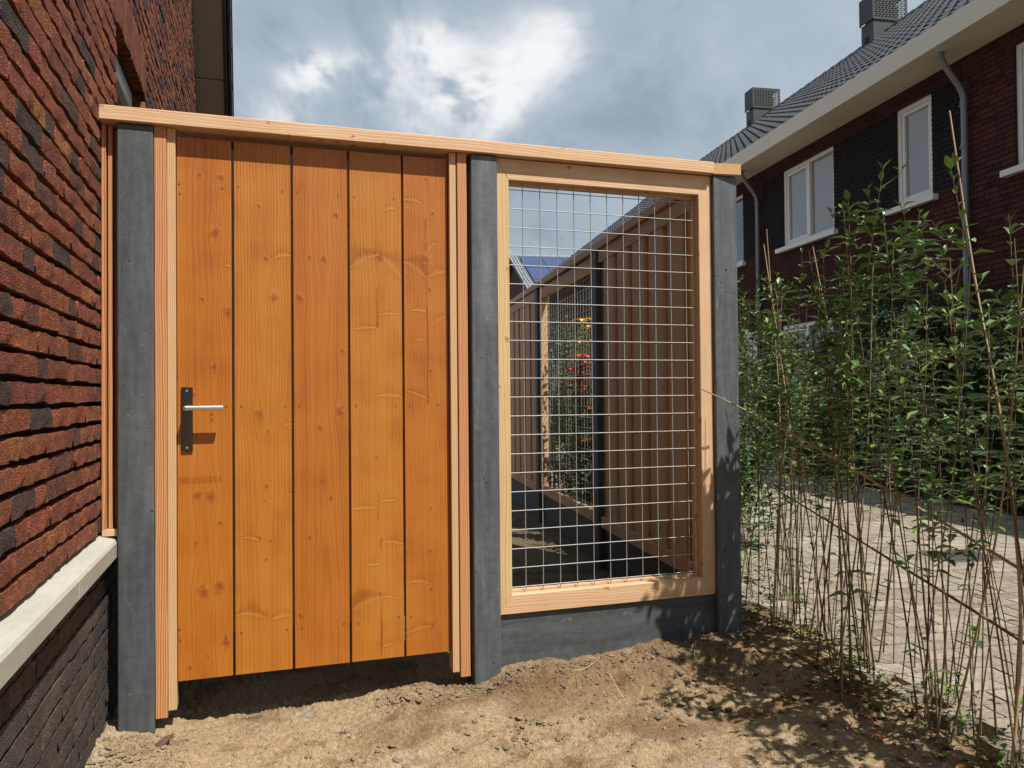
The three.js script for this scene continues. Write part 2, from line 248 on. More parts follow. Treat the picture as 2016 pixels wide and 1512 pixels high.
// ------------------------------------------------------------------ ground: dug-over sand
const CTRL = [[-0.5, 0.12, 0.09], [-0.52, 0.5, 0.1], [-0.45, 0.05, 0.045], [-0.39, -0.02, 0.02], [-0.33, 0.07, 0.012], [-0.2, -0.1, 0], [0.1, -0.1, -0.005], [0.3, 0.03, 0.002], [0.15, 0.1, 0.02], [0.48, -0.06, 0.02], [0.57, 0.03, 0.068], [0.65, 0.05, 0.062], [0.74, -0.04, 0.005], [0.79, 0.0, 0.035], [0.85, 0.01, 0.064], [0.93, -0.01, 0.11], [1.03, -0.01, 0.105], [1.18, -0.01, 0.09], [1.33, -0.01, 0.102], [1.46, -0.01, 0.124], [1.62, -0.01, 0.12], [1.84, -0.01, 0.13], [1.98, 0, 0.12], [2.25, 0, 0.13], [2.2, -0.5, 0.12], [2.15, 0.6, 0.07], [2.0, 1.2, 0.05], [1.1, 0.22, 0.025], [1.35, 0.2, 0.03], [0.9, 0.35, 0.03], [0.4, 0.4, 0.015], [0, 0.4, 0.01], [-0.35, 0.3, 0.045], [1.4, 0.55, 0.035], [0.7, 0.9, 0.01], [1.6, 0.35, 0.05], [1.75, 0.8, 0.05], [0, 1, 0], [-0.45, 1.2, 0.05], [0.3, -1, 0.05], [1.5, -1, 0.03], [1.5, -3, 0.06], [2, -3, 0.05], [2.05, -1.6, 0.03], [2.4, -5, 0.07], [2.42, 0, 0.045], [2.4, 0.6, 0.04], [2.5, -0.6, 0.05], [2.3, 1.2, 0.03], [3.2, 0, 0.03], [3, -4, 0.03], [3.2, 2.5, 0.02], [4, 0, 0.03], [6, -3, 0.04], [5, -8, 0.04], [1, 3, 0], [-3, -3, 0.03], [2.8, 1.3, 0.03], [0.5, -0.5, 0.03], [-0.2, -0.5, 0.03], [1.2, -0.4, 0.04]];
function baseHeight(x, z) { let s = 0, t = 0; for (const [a, b, h] of CTRL) { const d = (x - a) ** 2 + (z - b) ** 2, w = 1 / (d * d + 0.00012); s += w * h; t += w; } return s / t; }
function groundHeight(x, z) {
  let h = baseHeight(x, z); const near = sstep(3.2, 1.6, Math.hypot(x - 1, z - 0.6)), lump = 0.35 + 0.65 * sstep(-0.15, 0.35, fbm(x * 2.3 + 8, z * 2.3, 2));
  h += near * (0.024 * fbm(x * 4.5, z * 6.5 + 2, 3) + 0.011 * fbm(x * 9 + 4, z * 13, 3) + lump * (0.016 * fbm(x * 15, z * 17, 3) + 0.016 * Math.abs(n2(x * 27 + 3, z * 31)) + 0.011 * Math.abs(n2(x * 58, z * 58)) - 0.006) + 0.0045 * n2(x * 75, z * 75) + 0.0025 * n2(x * 120, z * 120));
  const rut = Math.sin((x * 0.32 + z * 0.95 + 0.05 * n2(x * 3, z * 3)) * 38) * 0.009 * sstep(0.45, 0.1, Math.abs(z - 0.55)) * sstep(1.0, 0.3, Math.abs(x - 0.45)); h += rut * near;
  if (z < -0.4) h += 0.012 * fbm(x * 6, z * 6, 3);
  return h;
}
const fences = [[0.02, -0.1]];
{
  const line = (a, b, s, far) => { const o = []; for (let x = a - 0.0; x <= b + 1e-6; x += s) o.push(x); let st = s * 2, x = a; const lo = []; while (x > -far) { x -= st; st *= 1.18; lo.unshift(x); } st = s * 2; x = b; while (x < far) { x += st; st *= 1.18; o.push(x); } return [...lo, ...o]; };
  const xs = line(-0.62, 2.45, 0.0072, 150), zs = line(-0.2, 1.3, 0.0072, 150), nx = xs.length, nz = zs.length, pos = new Float32Array(nx * nz * 3), uv = new Float32Array(nx * nz * 2), col = new Float32Array(nx * nz * 3), idx = [];
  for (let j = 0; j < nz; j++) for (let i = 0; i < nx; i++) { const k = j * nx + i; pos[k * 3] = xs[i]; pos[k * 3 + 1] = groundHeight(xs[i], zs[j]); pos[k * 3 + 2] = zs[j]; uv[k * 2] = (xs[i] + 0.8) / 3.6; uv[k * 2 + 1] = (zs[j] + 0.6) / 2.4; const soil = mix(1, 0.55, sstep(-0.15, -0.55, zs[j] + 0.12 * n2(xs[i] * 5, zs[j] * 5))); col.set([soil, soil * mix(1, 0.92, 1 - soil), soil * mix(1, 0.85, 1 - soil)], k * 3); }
  for (let j = 0; j < nz - 1; j++) for (let i = 0; i < nx - 1; i++) { const a = j * nx + i; idx.push(a, a + nx, a + nx + 1, a, a + nx + 1, a + 1); }
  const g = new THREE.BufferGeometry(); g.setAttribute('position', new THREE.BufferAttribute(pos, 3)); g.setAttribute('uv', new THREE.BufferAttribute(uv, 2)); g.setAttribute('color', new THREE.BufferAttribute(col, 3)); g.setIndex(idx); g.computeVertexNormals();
  const W = 2048, H = 1365, r = rng(901), hg = new Float32Array(W * H);
  const map = texture(W, H, (i, j) => {
    const x = i / W * 3.6 - 0.8, z = j / H * 2.4 - 0.6;
    const damp = clamp(0.6 * sstep(0.34, 0.0, Math.abs(z - 0.13 - 0.1 * n2(x * 3, 1))) * sstep(0.72, 0.95, x) * sstep(2.3, 1.7, x) + 0.7 * sstep(-0.02, 0.4, fbm(x * 2.1 + 3, z * 2.6, 4)) + 0.12 * sstep(1.5, 2.1, x) + 0.5 * sstep(0.2, 0.5, fbm(x * 7 + 40, z * 9, 3)));
    const grain = n2(x * 260, z * 260), g2 = n2(x * 520 + 7, z * 520), pale = sstep(0.1, 0.5, fbm(x * 3.3 - 9, z * 3.9, 4)), cr = fbm(x * 60, z * 60, 3), yel = sstep(0.35, 0.62, n2(x * 150 + 50, z * 150)) * sstep(0.3, -0.1, Math.hypot(x + 0.1, (z - 0.15) * 1.4) - 0.35);
    let C = mix3([208, 184, 147], [142, 112, 78], damp); C = mix3(C, [214, 202, 180], pale * (1 - damp) * 0.6);
    let t = 1 + 0.13 * grain + 0.1 * g2 + 0.2 * cr; const speck = g2 > 0.62 ? 0.55 : grain > 0.68 ? 1.28 : 1;
    C = mix3(C, [236, 196, 110], yel * 0.55); hg[j * W + i] = 0.5 + 0.25 * cr + 0.2 * grain + 0.12 * g2; return [C[0] * t * speck, C[1] * t * speck, C[2] * t * speck];
  }, true, THREE.MirroredRepeatWrapping);
  const bump = texture(W, H, (i, j) => { const v = clamp(hg[j * W + i]) * 255; return [v, v, v]; }, false, THREE.MirroredRepeatWrapping);
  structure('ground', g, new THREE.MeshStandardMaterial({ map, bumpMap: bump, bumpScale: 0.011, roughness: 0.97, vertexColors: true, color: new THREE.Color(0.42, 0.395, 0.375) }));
}

// ------------------------------------------------------------------ the brick house beside the gate
const LV = (z) => 3.714 + 1.6 * (z + 4.668);        // underside of the verge above the gable wall
{
  const house = thing('brick_house', 'red-brown brick gable house with pale stone ledge above a dark plinth, touching the gate', 'house', [-0.5, 0, 0]);
  const mortar = new THREE.MeshStandardMaterial({ color: new THREE.Color(0.03, 0.024, 0.02), roughness: 1 });
  const B = 0.042, X0 = 0.362, X1 = 1.152, WY0 = 1.2, WY1 = 2.595;
  const sh = new THREE.Shape([[-4.2, 0.66], [6.4, 0.66], [6.4, LV(-6.4)], [1.05, 9.5], [-4.2, 1.1 + 0.66]].map(([a, b]) => new THREE.Vector2(a, b)));
  sh.holes.push(new THREE.Path([[X0, WY0], [X0, WY1], [X1, WY1], [X1, WY0]].map(([a, b]) => new THREE.Vector2(a, b))));
  const wall = part('gable_wall', new THREE.ExtrudeGeometry(sh, { depth: 0.26, bevelEnabled: false }), mortar, house); wall.geometry.translate(0, 0, -0.26 - B); wall.rotation.y = Math.PI / 2;
  const COL = [[0.33, 0.088, 0.036], [0.37, 0.115, 0.041], [0.29, 0.074, 0.033], [0.34, 0.1, 0.039], [0.26, 0.068, 0.035], [0.41, 0.15, 0.045], [0.17, 0.058, 0.038], [0.11, 0.055, 0.044], [0.075, 0.047, 0.04]];
  const mats = COL.map((c) => brickMat(c));
  layBricks({ parent: wall, x0: -2.2, x1: 6.3, y0: 0.705, y1: 6.2, seed: 21, colours: COL, mats, most: 300, rough: 1.05, dep: 0.05, h: 0.0472,
    spans: (y) => { const end = Math.min(6.3, 4.668 - (y + 0.08 - 3.714) / 1.6); return y > WY0 && y < WY1 - 0.01 ? [[-2.2, X0], [X1, end]] : y >= WY1 - 0.01 && y < WY1 + 0.235 ? [[-2.2, X0 - 0.122], [X1 + 0.122, end]] : [[-2.2, end]]; } });
  const gs = [0, 1, 2, 3].map((k) => brickGeometry(0.21, 0.05, 0.05, 700 + k, 1).rotateZ(Math.PI / 2)); let k = 0;
  for (let x = X0 - 0.09; x < X1 + 0.1; x += 0.0615) part('lintel_brick', gs[k % 4], mats[[0, 3, 1, 0, 2, 5, 0, 4][k++ % 8]], wall, [x, WY1 + 0.113, 0.001 * ((k * 7) % 3)]);
  for (let y = WY1 - 0.06; y > 1.9; y -= 0.0625) { const m = part('reveal_brick', brickGeometry(0.099, 0.049, 0.03, 40 + Math.round(y * 90), 1), mats[Math.round(y * 37) % 5], wall, [X1 - 0.004, y + 0.025, -0.07]); m.rotation.y = -Math.PI / 2; }
  const win = part('window', mergeGeometries([block(X0, WY1 - 0.085, -0.13, X1, WY1, -0.055), block(X1 - 0.075, 1.25, -0.13, X1, WY1 - 0.086, -0.055), block(X0, 1.25, -0.13, X0 + 0.075, WY1 - 0.086, -0.055), block(X0, WY0, -0.13, X1, 1.249, -0.04)]), whitePaint, wall);
  part('pane', new THREE.BoxGeometry(0.66, 1.28, 0.006), new THREE.MeshPhysicalMaterial({ color: 0x202428, roughness: 0.05, ior: 1.7 }), win, [(X0 + X1) / 2, 1.885, -0.09]);
  part('lintel_underside', block(X0, WY1 + 0.001, -0.054, X1, WY1 + 0.02, -0.051, { r: 0 }), new THREE.MeshStandardMaterial({ color: new THREE.Color(0.3, 0.3, 0.28), roughness: 0.9 }), wall);
  // plinth of dark bricks
  const plinth = part('plinth_wall', new THREE.BoxGeometry(10.6, 1.05, 0.26), mortar, house, [0.012 - 0.13 - 0.014, 0.1, -1.1]); plinth.rotation.y = Math.PI / 2;
  const PC = [[0.088, 0.07, 0.06], [0.105, 0.08, 0.066], [0.078, 0.06, 0.05], [0.125, 0.095, 0.078]];
  const pw = new THREE.Group(); pw.name = 'plinth_course'; pw.position.set(0.012, 0, 0); pw.rotation.y = Math.PI / 2; house.add(pw);
  layBricks({ parent: pw, x0: -2.2, x1: 0.7, y0: -0.19, y1: 0.615, h: 0.053, course: 0.0625, seed: 33, colours: PC, mats: PC.map((c) => brickMat(c)), most: 130, rough: 0.85, dep: 0.03, name: 'plinth_brick', headers: 0.25 });
  // ledge stones
  const stone = new THREE.MeshStandardMaterial({ color: new THREE.Color(0.66, 0.675, 0.69), roughness: 0.85, bumpScale: 0.0015, map: texture(512, 128, (i, j) => { const x = i / 512, y = j / 128, t = 0.5 + 0.45 * fbm(x * 9, y * 3, 4) + 0.2 * n2(x * 70, y * 16) , st = sstep(0.42, 0.62, fbm(x * 7 + 20, y * 5 + 4, 3)); const C = mix3([178, 174, 158], [212, 209, 196], clamp(t)); return mix3(C, [156, 147, 114], st * 0.4); }) });
  for (const [a, b] of [[-0.5, 0.58], [0.586, 1.586], [1.592, 2.6]]) {
    const s = new THREE.Shape([[-0.03, 0.622], [0.0495, 0.622], [0.0495, 0.668], [0.044, 0.675], [-0.03, 0.694]].map((q) => new THREE.Vector2(...q)));
    const g = new THREE.ExtrudeGeometry(s, { depth: b - a, bevelEnabled: true, bevelSize: 0.0015, bevelThickness: 0.0015, bevelSegments: 1, steps: 6 }); g.translate(0, 0, a);
    const u = metreUV(g, 'z', 0, a * 0.3); part('ledge_stone', u, stone, house);
  }
  // smears of dried mortar on the ledge
  const smear = new THREE.MeshStandardMaterial({ color: new THREE.Color(0.3, 0.24, 0.16), roughness: 1 }), r = rng(8);
  for (let i = 0; i < 9; i++) { const g = new THREE.SphereGeometry(1, 7, 4); const m = part('mortar_smear', g, smear, house, [0.004 + 0.03 * r(), 0, 0.05 + 0.32 * r()]); m.position.y = 0.685 - m.position.x * 0.22; m.scale.set(0.003 + 0.006 * r(), 0.0012, 0.004 + 0.008 * r()); m.rotation.y = r() * 3; }
  // verge: soffit panels and lapped tiles
  const sof = new THREE.MeshStandardMaterial({ color: new THREE.Color(0.27, 0.235, 0.17), roughness: 0.6 }), tile = new THREE.MeshStandardMaterial({ color: new THREE.Color(0.025, 0.026, 0.03), roughness: 0.45 }), th = Math.atan2(1.6, 1);
  const along = (s) => [-4.5 + s * Math.cos(th), LV(-4.5) + s * Math.sin(th)];
  for (const [a, b] of [[-2.9, -0.004], [0.004, 3.0], [3.008, 6]]) { const [z, y] = along((a + b) / 2); const m = part('soffit_panel', block(-0.06, 0, -(b - a) / 2, 0.235, 0.02, (b - a) / 2, { r: 0.002, grain: 'z' }), sof, house, [0, y, z]); m.rotation.x = -th; }
  for (const s of [-2.9, 0.35, 3.6]) { const [z, y] = along(s + 1.6); const m = part('verge_board', block(0.236, -0.012, -1.62, 0.262, 0.2, 1.62, { r: 0.002, grain: 'z' }), tile, house, [0, y, z]); m.rotation.x = -th; }
  for (let i = 0; i < 22; i++) { const [z, y] = along(-2.7 + i * 0.31); const m = part('verge_tile', block(-0.1, 0.2, -0.19, 0.31, 0.235, 0.19, { r: 0.006, grain: 'z' }), tile, house, [0, y, z]); m.rotation.x = -th - 0.09; const n = part('verge_tile', block(0.272, 0.05, -0.185, 0.3, 0.21, 0.185, { r: 0.006 }), tile, house, [0, y, z]); n.rotation.x = -th - 0.09; }
}

// ------------------------------------------------------------------ the gate front: posts, rail, jambs, gate, wire panel
const RAILY = [2.09, 2.139];
function post(x0, x1, mat, label) { const t = tag(part(numbered('concrete_post'), block(x0, -0.35, -0.115, x1, 2.087, 0, { r: 0.007 }), mat, scene), label, 'post', 'concrete fence posts'); return t; }
post(-0.447, -0.332, concreteDark, 'dark grey concrete post between the brick house and the wooden gate');
post(0.789, 0.898, concreteMid, 'dark grey concrete post between the wooden gate and the wire panel');
const cornerPost = post(1.863, 1.980, concreteMid, 'grey concrete corner post beside the leafy hedge, dappled with leaf shadow');
{
  const g = thing('top_rail', 'long pale timber rail lying along the top of the gate and wire panel', 'rail', [-0.499, RAILY[0], 0]);
  part('beam', block(0, 0, -0.115, 2.359, 0.049, 0.015, { grain: 'x', r: 0.003, u: 0.1, v: 0.35 }), woodPale, g);
}
{ // strip of battens closing the gap to the house wall
  const g = thing('gap_batten_strip', 'narrow strip of reddish battens closing the gap between house wall and post', 'batten strip', [-0.48, 0.69, 0]);
  const B = (n, a, b, z0, z1, y0, y1, m) => part(n, block(a + 0.48, y0 - 0.69, z1, b + 0.48, y1 - 0.69, z0, { r: 0.0015 }), m, g);
  B('batten', -0.4985, -0.4845, -0.03, -0.075, 0.712, 2.088, woodLined); B('batten', -0.4795, -0.4655, -0.042, -0.082, 0.712, 2.088, woodLined); B('backing_board', -0.4985, -0.4485, -0.084, -0.104, 0.712, 2.088, woodLined);
  B('foot_block', -0.4975, -0.4515, -0.028, -0.105, 0.688, 0.711, woodPale);
}
function jamb(list, label) { const g = thing('gate_jamb', label, 'jamb', [list[0][0], list[0][2], -0.03]); for (const [a, b, y0, zf, m] of list) part('batten', block(a - list[0][0], y0 - list[0][2], zf - 0.06 + 0.03, b - list[0][0], 2.088 - list[0][2], zf + 0.03, { r: 0.002, u: m === woodLined ? 0.02 + UR() * 0.1 : UR() }), m, g); return g; }
jamb([[-0.331, -0.2925, 0.062, -0.008, woodLined], [-0.2915, -0.2645, 0.083, -0.014, woodLinedPale]], 'pair of upright battens beside the door handle, one red-lined and one pale');
jamb([[0.7075, 0.7335, 0.098, -0.012, woodLinedPale], [0.7375, 0.7755, 0.078, -0.008, woodLined]], 'pair of upright battens on the side of the gate away from the handle');

{ // the gate
  const base = [-0.2625, 0.172, -0.035], g = thing('garden_gate', 'orange-stained timber gate of five wide vertical planks with a steel lever handle', 'gate', base);
  const E = [[-0.2625, -0.0825], [-0.0745, 0.1205], [0.1285, 0.3235], [0.3315, 0.5255], [0.5335, 0.7045]];
  const PX = [[350, 460], [464, 577], [581, 689], [692, 797], [800, 888]];
  const top = 2.068, hgt = top - base[1];
  const yT = (x) => 263 + 0.088 * (x - 350), yB = (x) => 1343 - 0.1167 * (x - 350);
  // photo marks on the planks: turned into plank coordinates
  const conv = (i, [px, py]) => [(px - PX[i][0]) / (PX[i][1] - PX[i][0]) * (E[i][1] - E[i][0]), (yB(px) - py) / (yB(px) - yT(px)) * hgt];
  const KN = [
    [[422, 724, 5], [384, 778, 3], [418, 829, 3], [389, 978, 8], [416, 980, 9], [435, 1032, 4], [386, 1072, 4], [395, 342, 4], [437, 348, 6], [426, 458, 8], [452, 618, 9], [400, 590, 4], [401, 1169, 10], [433, 1157, 9], [446, 1267, 7], [374, 1317, 5], [409, 1293, 3]],
    [[512, 405, 4], [526, 510, 5], [542, 587, 7], [512, 819, 8], [529, 851, 4], [526, 959, 4], [522, 987, 3], [512, 1061, 4], [534, 1066, 3], [525, 1103, 3]],
    [[672, 814, 8], [631, 843, 5], [637, 950, 4], [653, 982, 4], [610, 1060, 4], [592, 587, 7], [612, 507, 4], [666, 424, 6], [641, 511, 6], [677, 691, 4], [592, 1213, 5]],
    [[705, 330, 3], [752, 508, 8], [742, 900, 3]],
    [[846, 352, 4], [858, 420, 4], [843, 510, 7], [851, 570, 4], [852, 730, 4], [850, 1000, 3], [848, 1085, 4], [850, 1160, 4], [852, 1230, 4]]];
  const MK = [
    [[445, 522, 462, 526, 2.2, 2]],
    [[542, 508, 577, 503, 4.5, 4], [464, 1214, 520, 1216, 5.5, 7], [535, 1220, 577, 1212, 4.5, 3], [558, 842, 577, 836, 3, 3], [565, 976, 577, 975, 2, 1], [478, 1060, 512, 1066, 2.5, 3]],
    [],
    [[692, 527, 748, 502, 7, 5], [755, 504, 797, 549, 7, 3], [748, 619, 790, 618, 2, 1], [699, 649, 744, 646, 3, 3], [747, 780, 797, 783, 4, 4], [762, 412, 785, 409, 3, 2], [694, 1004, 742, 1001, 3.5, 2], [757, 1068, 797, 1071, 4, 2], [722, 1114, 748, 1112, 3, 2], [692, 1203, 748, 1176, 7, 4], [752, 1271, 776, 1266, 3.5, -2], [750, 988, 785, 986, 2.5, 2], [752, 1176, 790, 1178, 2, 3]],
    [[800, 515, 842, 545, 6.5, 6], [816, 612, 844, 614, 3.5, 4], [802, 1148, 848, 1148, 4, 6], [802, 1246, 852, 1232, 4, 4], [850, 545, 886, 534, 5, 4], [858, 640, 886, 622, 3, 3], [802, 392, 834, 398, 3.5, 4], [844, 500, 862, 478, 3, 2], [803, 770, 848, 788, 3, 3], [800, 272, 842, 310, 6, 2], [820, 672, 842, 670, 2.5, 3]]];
  const CR = [[[404, 250, 345, 1.6]], [], [], [[746, 965, 1030, 1.6], [751, 1055, 1090, 1.4], [750, 1160, 1185, 1.4], [750, 1186, 1296, 1.6], [746, 560, 650, 2]], [[843, 425, 500, 1.6], [846, 550, 800, 1.4]]];
  const TONE = [{ light: [240, 158, 58], mid: [226, 137, 40], dark: [166, 82, 20] }, { light: [244, 172, 72], mid: [230, 147, 48], dark: [172, 92, 24] }, { light: [238, 156, 62], mid: [224, 136, 44], dark: [166, 82, 24] }, { light: [243, 172, 74], mid: [230, 148, 50], dark: [170, 90, 26] }, { light: [238, 158, 66], mid: [225, 138, 46], dark: [164, 82, 24] }];
  const MPP = 1 / 560;
  E.forEach(([a, b], i) => {
    const w = b - a, knots = KN[i].map((k) => { const [x, y] = conv(i, k); return { x, y, r: k[2] * MPP, sq: 0.75 }; });
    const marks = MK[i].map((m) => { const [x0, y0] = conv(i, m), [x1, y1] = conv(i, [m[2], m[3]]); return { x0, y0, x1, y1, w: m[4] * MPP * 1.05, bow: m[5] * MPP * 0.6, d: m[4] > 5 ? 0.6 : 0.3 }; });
    const cracks = CR[i].map((c) => { const [x, y1] = conv(i, [c[0], c[1]]), y0 = conv(i, [c[0], c[2]])[1]; return { x, y0, y1, w: c[3] * MPP }; });
    const stains = i ? [] : [{ x: 0.075, y: conv(0, [400, 946])[1], w: 0.07, h: 0.016 }];
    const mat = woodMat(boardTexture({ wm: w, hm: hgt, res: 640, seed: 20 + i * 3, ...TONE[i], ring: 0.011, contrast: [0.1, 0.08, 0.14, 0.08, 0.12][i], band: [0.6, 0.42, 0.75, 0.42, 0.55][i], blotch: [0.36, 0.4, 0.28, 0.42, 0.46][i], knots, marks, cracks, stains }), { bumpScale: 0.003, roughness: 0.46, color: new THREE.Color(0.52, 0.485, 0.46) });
    const geo = new RoundedBoxGeometry(w, hgt, 0.028, 2, 0.0022), P = geo.attributes.position, uv = geo.attributes.uv;
    for (let k = 0; k < P.count; k++) uv.setXY(k, P.getX(k) / w + 0.5, P.getY(k) / hgt + 0.5);
    part('plank', geo, mat, g, [(a + b) / 2 - base[0], hgt / 2, -0.014]);
  });
  // ledges and braces behind, glimpsed through the gaps
  for (const y of [1.86, 1.09, 0.38]) part('ledge', block(0.02, y - 0.06, -0.058, 0.945, y + 0.06, -0.0285, { grain: 'x' }), woodOld, g, [0, -base[1], 0]);
  for (const [y0, y1] of [[0.44, 1.03], [1.15, 1.8]]) { const L = Math.hypot(0.9, y1 - y0), m = part('brace', block(-L / 2, -0.045, -0.058, L / 2, 0.045, -0.029, { grain: 'x' }), woodOld, g, [0.48, (y0 + y1) / 2 - base[1], 0]); m.rotation.z = -Math.atan2(y1 - y0, 0.9); }
  // screws
  const sg = new THREE.CylinderGeometry(0.0022, 0.0022, 0.003, 8).rotateX(Math.PI / 2), hole = new THREE.CylinderGeometry(0.0038, 0.0038, 0.0012, 9).rotateX(Math.PI / 2);
  const SP = [[355, 358], [356, 378], [442, 367], [473, 364], [561, 373], [589, 374], [671, 381], [703, 385], [782, 389], [807, 393], [351, 742], [448, 800], [477, 800], [565, 800], [592, 800], [677, 802], [704, 799], [783, 799], [811, 799], [866, 797], [418, 816], [353, 1241], [355, 1262], [446, 1255], [476, 1247], [566, 1240], [594, 1237], [678, 1227], [705, 1227], [786, 1213], [810, 1213]];
  for (const p of SP) { let i = PX.findIndex(([a, b]) => p[0] >= a - 2 && p[0] <= b + 2); if (i < 0) i = 4; const [x, y] = conv(i, p), X = E[i][0] - base[0] + x; const m = part('screw_hole', hole, darkHole, g, [X, y, 0.0004]); part('screw', sg, steel, m, [0, -0.001, -0.0002]); }
  // handle
  const plate = part('handle_plate', new RoundedBoxGeometry(0.037, 0.224, 0.008, 2, 0.002), steelPlate, g, [-0.230 - base[0], 1.079 - base[1], 0.004]);
  const lever = part('lever', mergeGeometries([new THREE.CylinderGeometry(0.0095, 0.0095, 0.05, 16).rotateX(Math.PI / 2).translate(0, 0, 0.025), new THREE.CylinderGeometry(0.0092, 0.0092, 0.122, 16).rotateZ(Math.PI / 2).translate(0.0555, 0, 0.05), new THREE.SphereGeometry(0.0094, 12, 8).translate(-0.003, 0, 0.05)].map((q) => q.toNonIndexed())), steel, plate, [0.003, 0.039, 0.002]);
  part('collar', new THREE.CylinderGeometry(0.013, 0.013, 0.004, 20).rotateX(Math.PI / 2), steelPlate, plate, [0.003, 0.039, 0.005]);
  part('lock_cylinder', mergeGeometries([new THREE.CylinderGeometry(0.0085, 0.0085, 0.007, 16).rotateX(Math.PI / 2).toNonIndexed(), new THREE.BoxGeometry(0.0095, 0.02, 0.005).translate(0, -0.014, 0).toNonIndexed()]), steelPlate, plate, [0, -0.04, 0.005]);
  part('plate_screw', new THREE.CylinderGeometry(0.0045, 0.0045, 0.003, 12).rotateX(Math.PI / 2), steel, plate, [0, 0.099, 0.0045]);
  part('plate_screw', new THREE.CylinderGeometry(0.0045, 0.0045, 0.003, 12).rotateX(Math.PI / 2), steel, plate, [0, -0.099, 0.0045]);
}
// mitred frame with welded wires; local x0..x1, y0..y1 outside, w = member widths [left, right, top, bottom]
function wirePanel(g, x0, x1, y0, y1, zf, depth, w, xs, ys, zw, rad, mats) {
  const mem = (pts, mat, grain) => { const s = new THREE.Shape(pts.map((q) => new THREE.Vector2(...q))), q = new THREE.ExtrudeGeometry(s, { depth: depth - 0.004, bevelEnabled: true, bevelSize: 0.002, bevelThickness: 0.002, bevelSegments: 1, bevelOffset: -0.002 }); q.translate(0, 0, zf - depth + 0.002); part('frame_member', metreUV(q, grain, UR() * 2, UR() * 2), mat, g); };
  const [l, r, t, b] = w;
  mem([[x0, y0], [x0 + l, y0 + b], [x0 + l, y1 - t], [x0, y1]], mats[0], 'y'); mem([[x1, y0], [x1, y1], [x1 - r, y1 - t], [x1 - r, y0 + b]], mats[1], 'y');
  mem([[x0, y1], [x0 + l, y1 - t], [x1 - r, y1 - t], [x1, y1]], mats[2], 'x'); mem([[x0, y0], [x1, y0], [x1 - r, y0 + b], [x0 + l, y0 + b]], mats[3], 'x');
  const zb = zf - depth - 0.001, e = 0.01;
  for (const [a, c, d, f] of [[x0 + 0.01, y0 + 0.01, x0 + l + e, y1 - 0.01], [x1 - r - e, y0 + 0.01, x1 - 0.01, y1 - 0.01], [x0 + l + e + 0.001, y1 - t - e, x1 - r - e - 0.001, y1 - 0.01], [x0 + l + e + 0.001, y0 + 0.01, x1 - r - e - 0.001, y0 + b + e]]) part('rear_bead', block(a, c, zb - 0.02, d, f, zb, { r: 0.0015, grain: f - c > 0.5 ? 'y' : 'x' }), mats[2], g);
  const vg = new THREE.CylinderGeometry(rad, rad, y1 - y0 - 0.04, 7), hg = new THREE.CylinderGeometry(rad, rad, x1 - x0 - 0.03, 7).rotateZ(Math.PI / 2);
  for (const x of xs) part('upright_wire', vg, galvanised, g, [x, (y0 + y1) / 2, zw]);
  for (const y of ys) part('cross_wire', hg, galvanised, g, [(x0 + x1) / 2, y, zw + rad * 1.6]);
}
const seq = (a, s, n) => Array.from({ length: n }, (_, i) => a + s * i);
{
  const b = [0.9, 0.296, 0], g = thing('wire_panel', 'pale mitred timber frame with square wire mesh, beside the gate on a concrete board', 'wire panel', b);
  wirePanel(g, 0.0, 0.962, 0.0, 2.086 - b[1], -0.02, 0.042, [0.05, 0.06, 0.083, 0.074], seq(1.018 - b[0], 0.0738, 11), seq(1.972 - b[1], -0.0752, 22), -0.052, 0.0019, [woodYellow, woodPale, woodPale, woodPale]);
  tag(part('concrete_base_board', block(0.885, -0.3, -0.078, 1.875, 0.2945, -0.034, { r: 0.004, grain: 'x' }), concreteDark, scene), 'dark grey concrete base board under the wire panel beside the gate', 'base board');
}

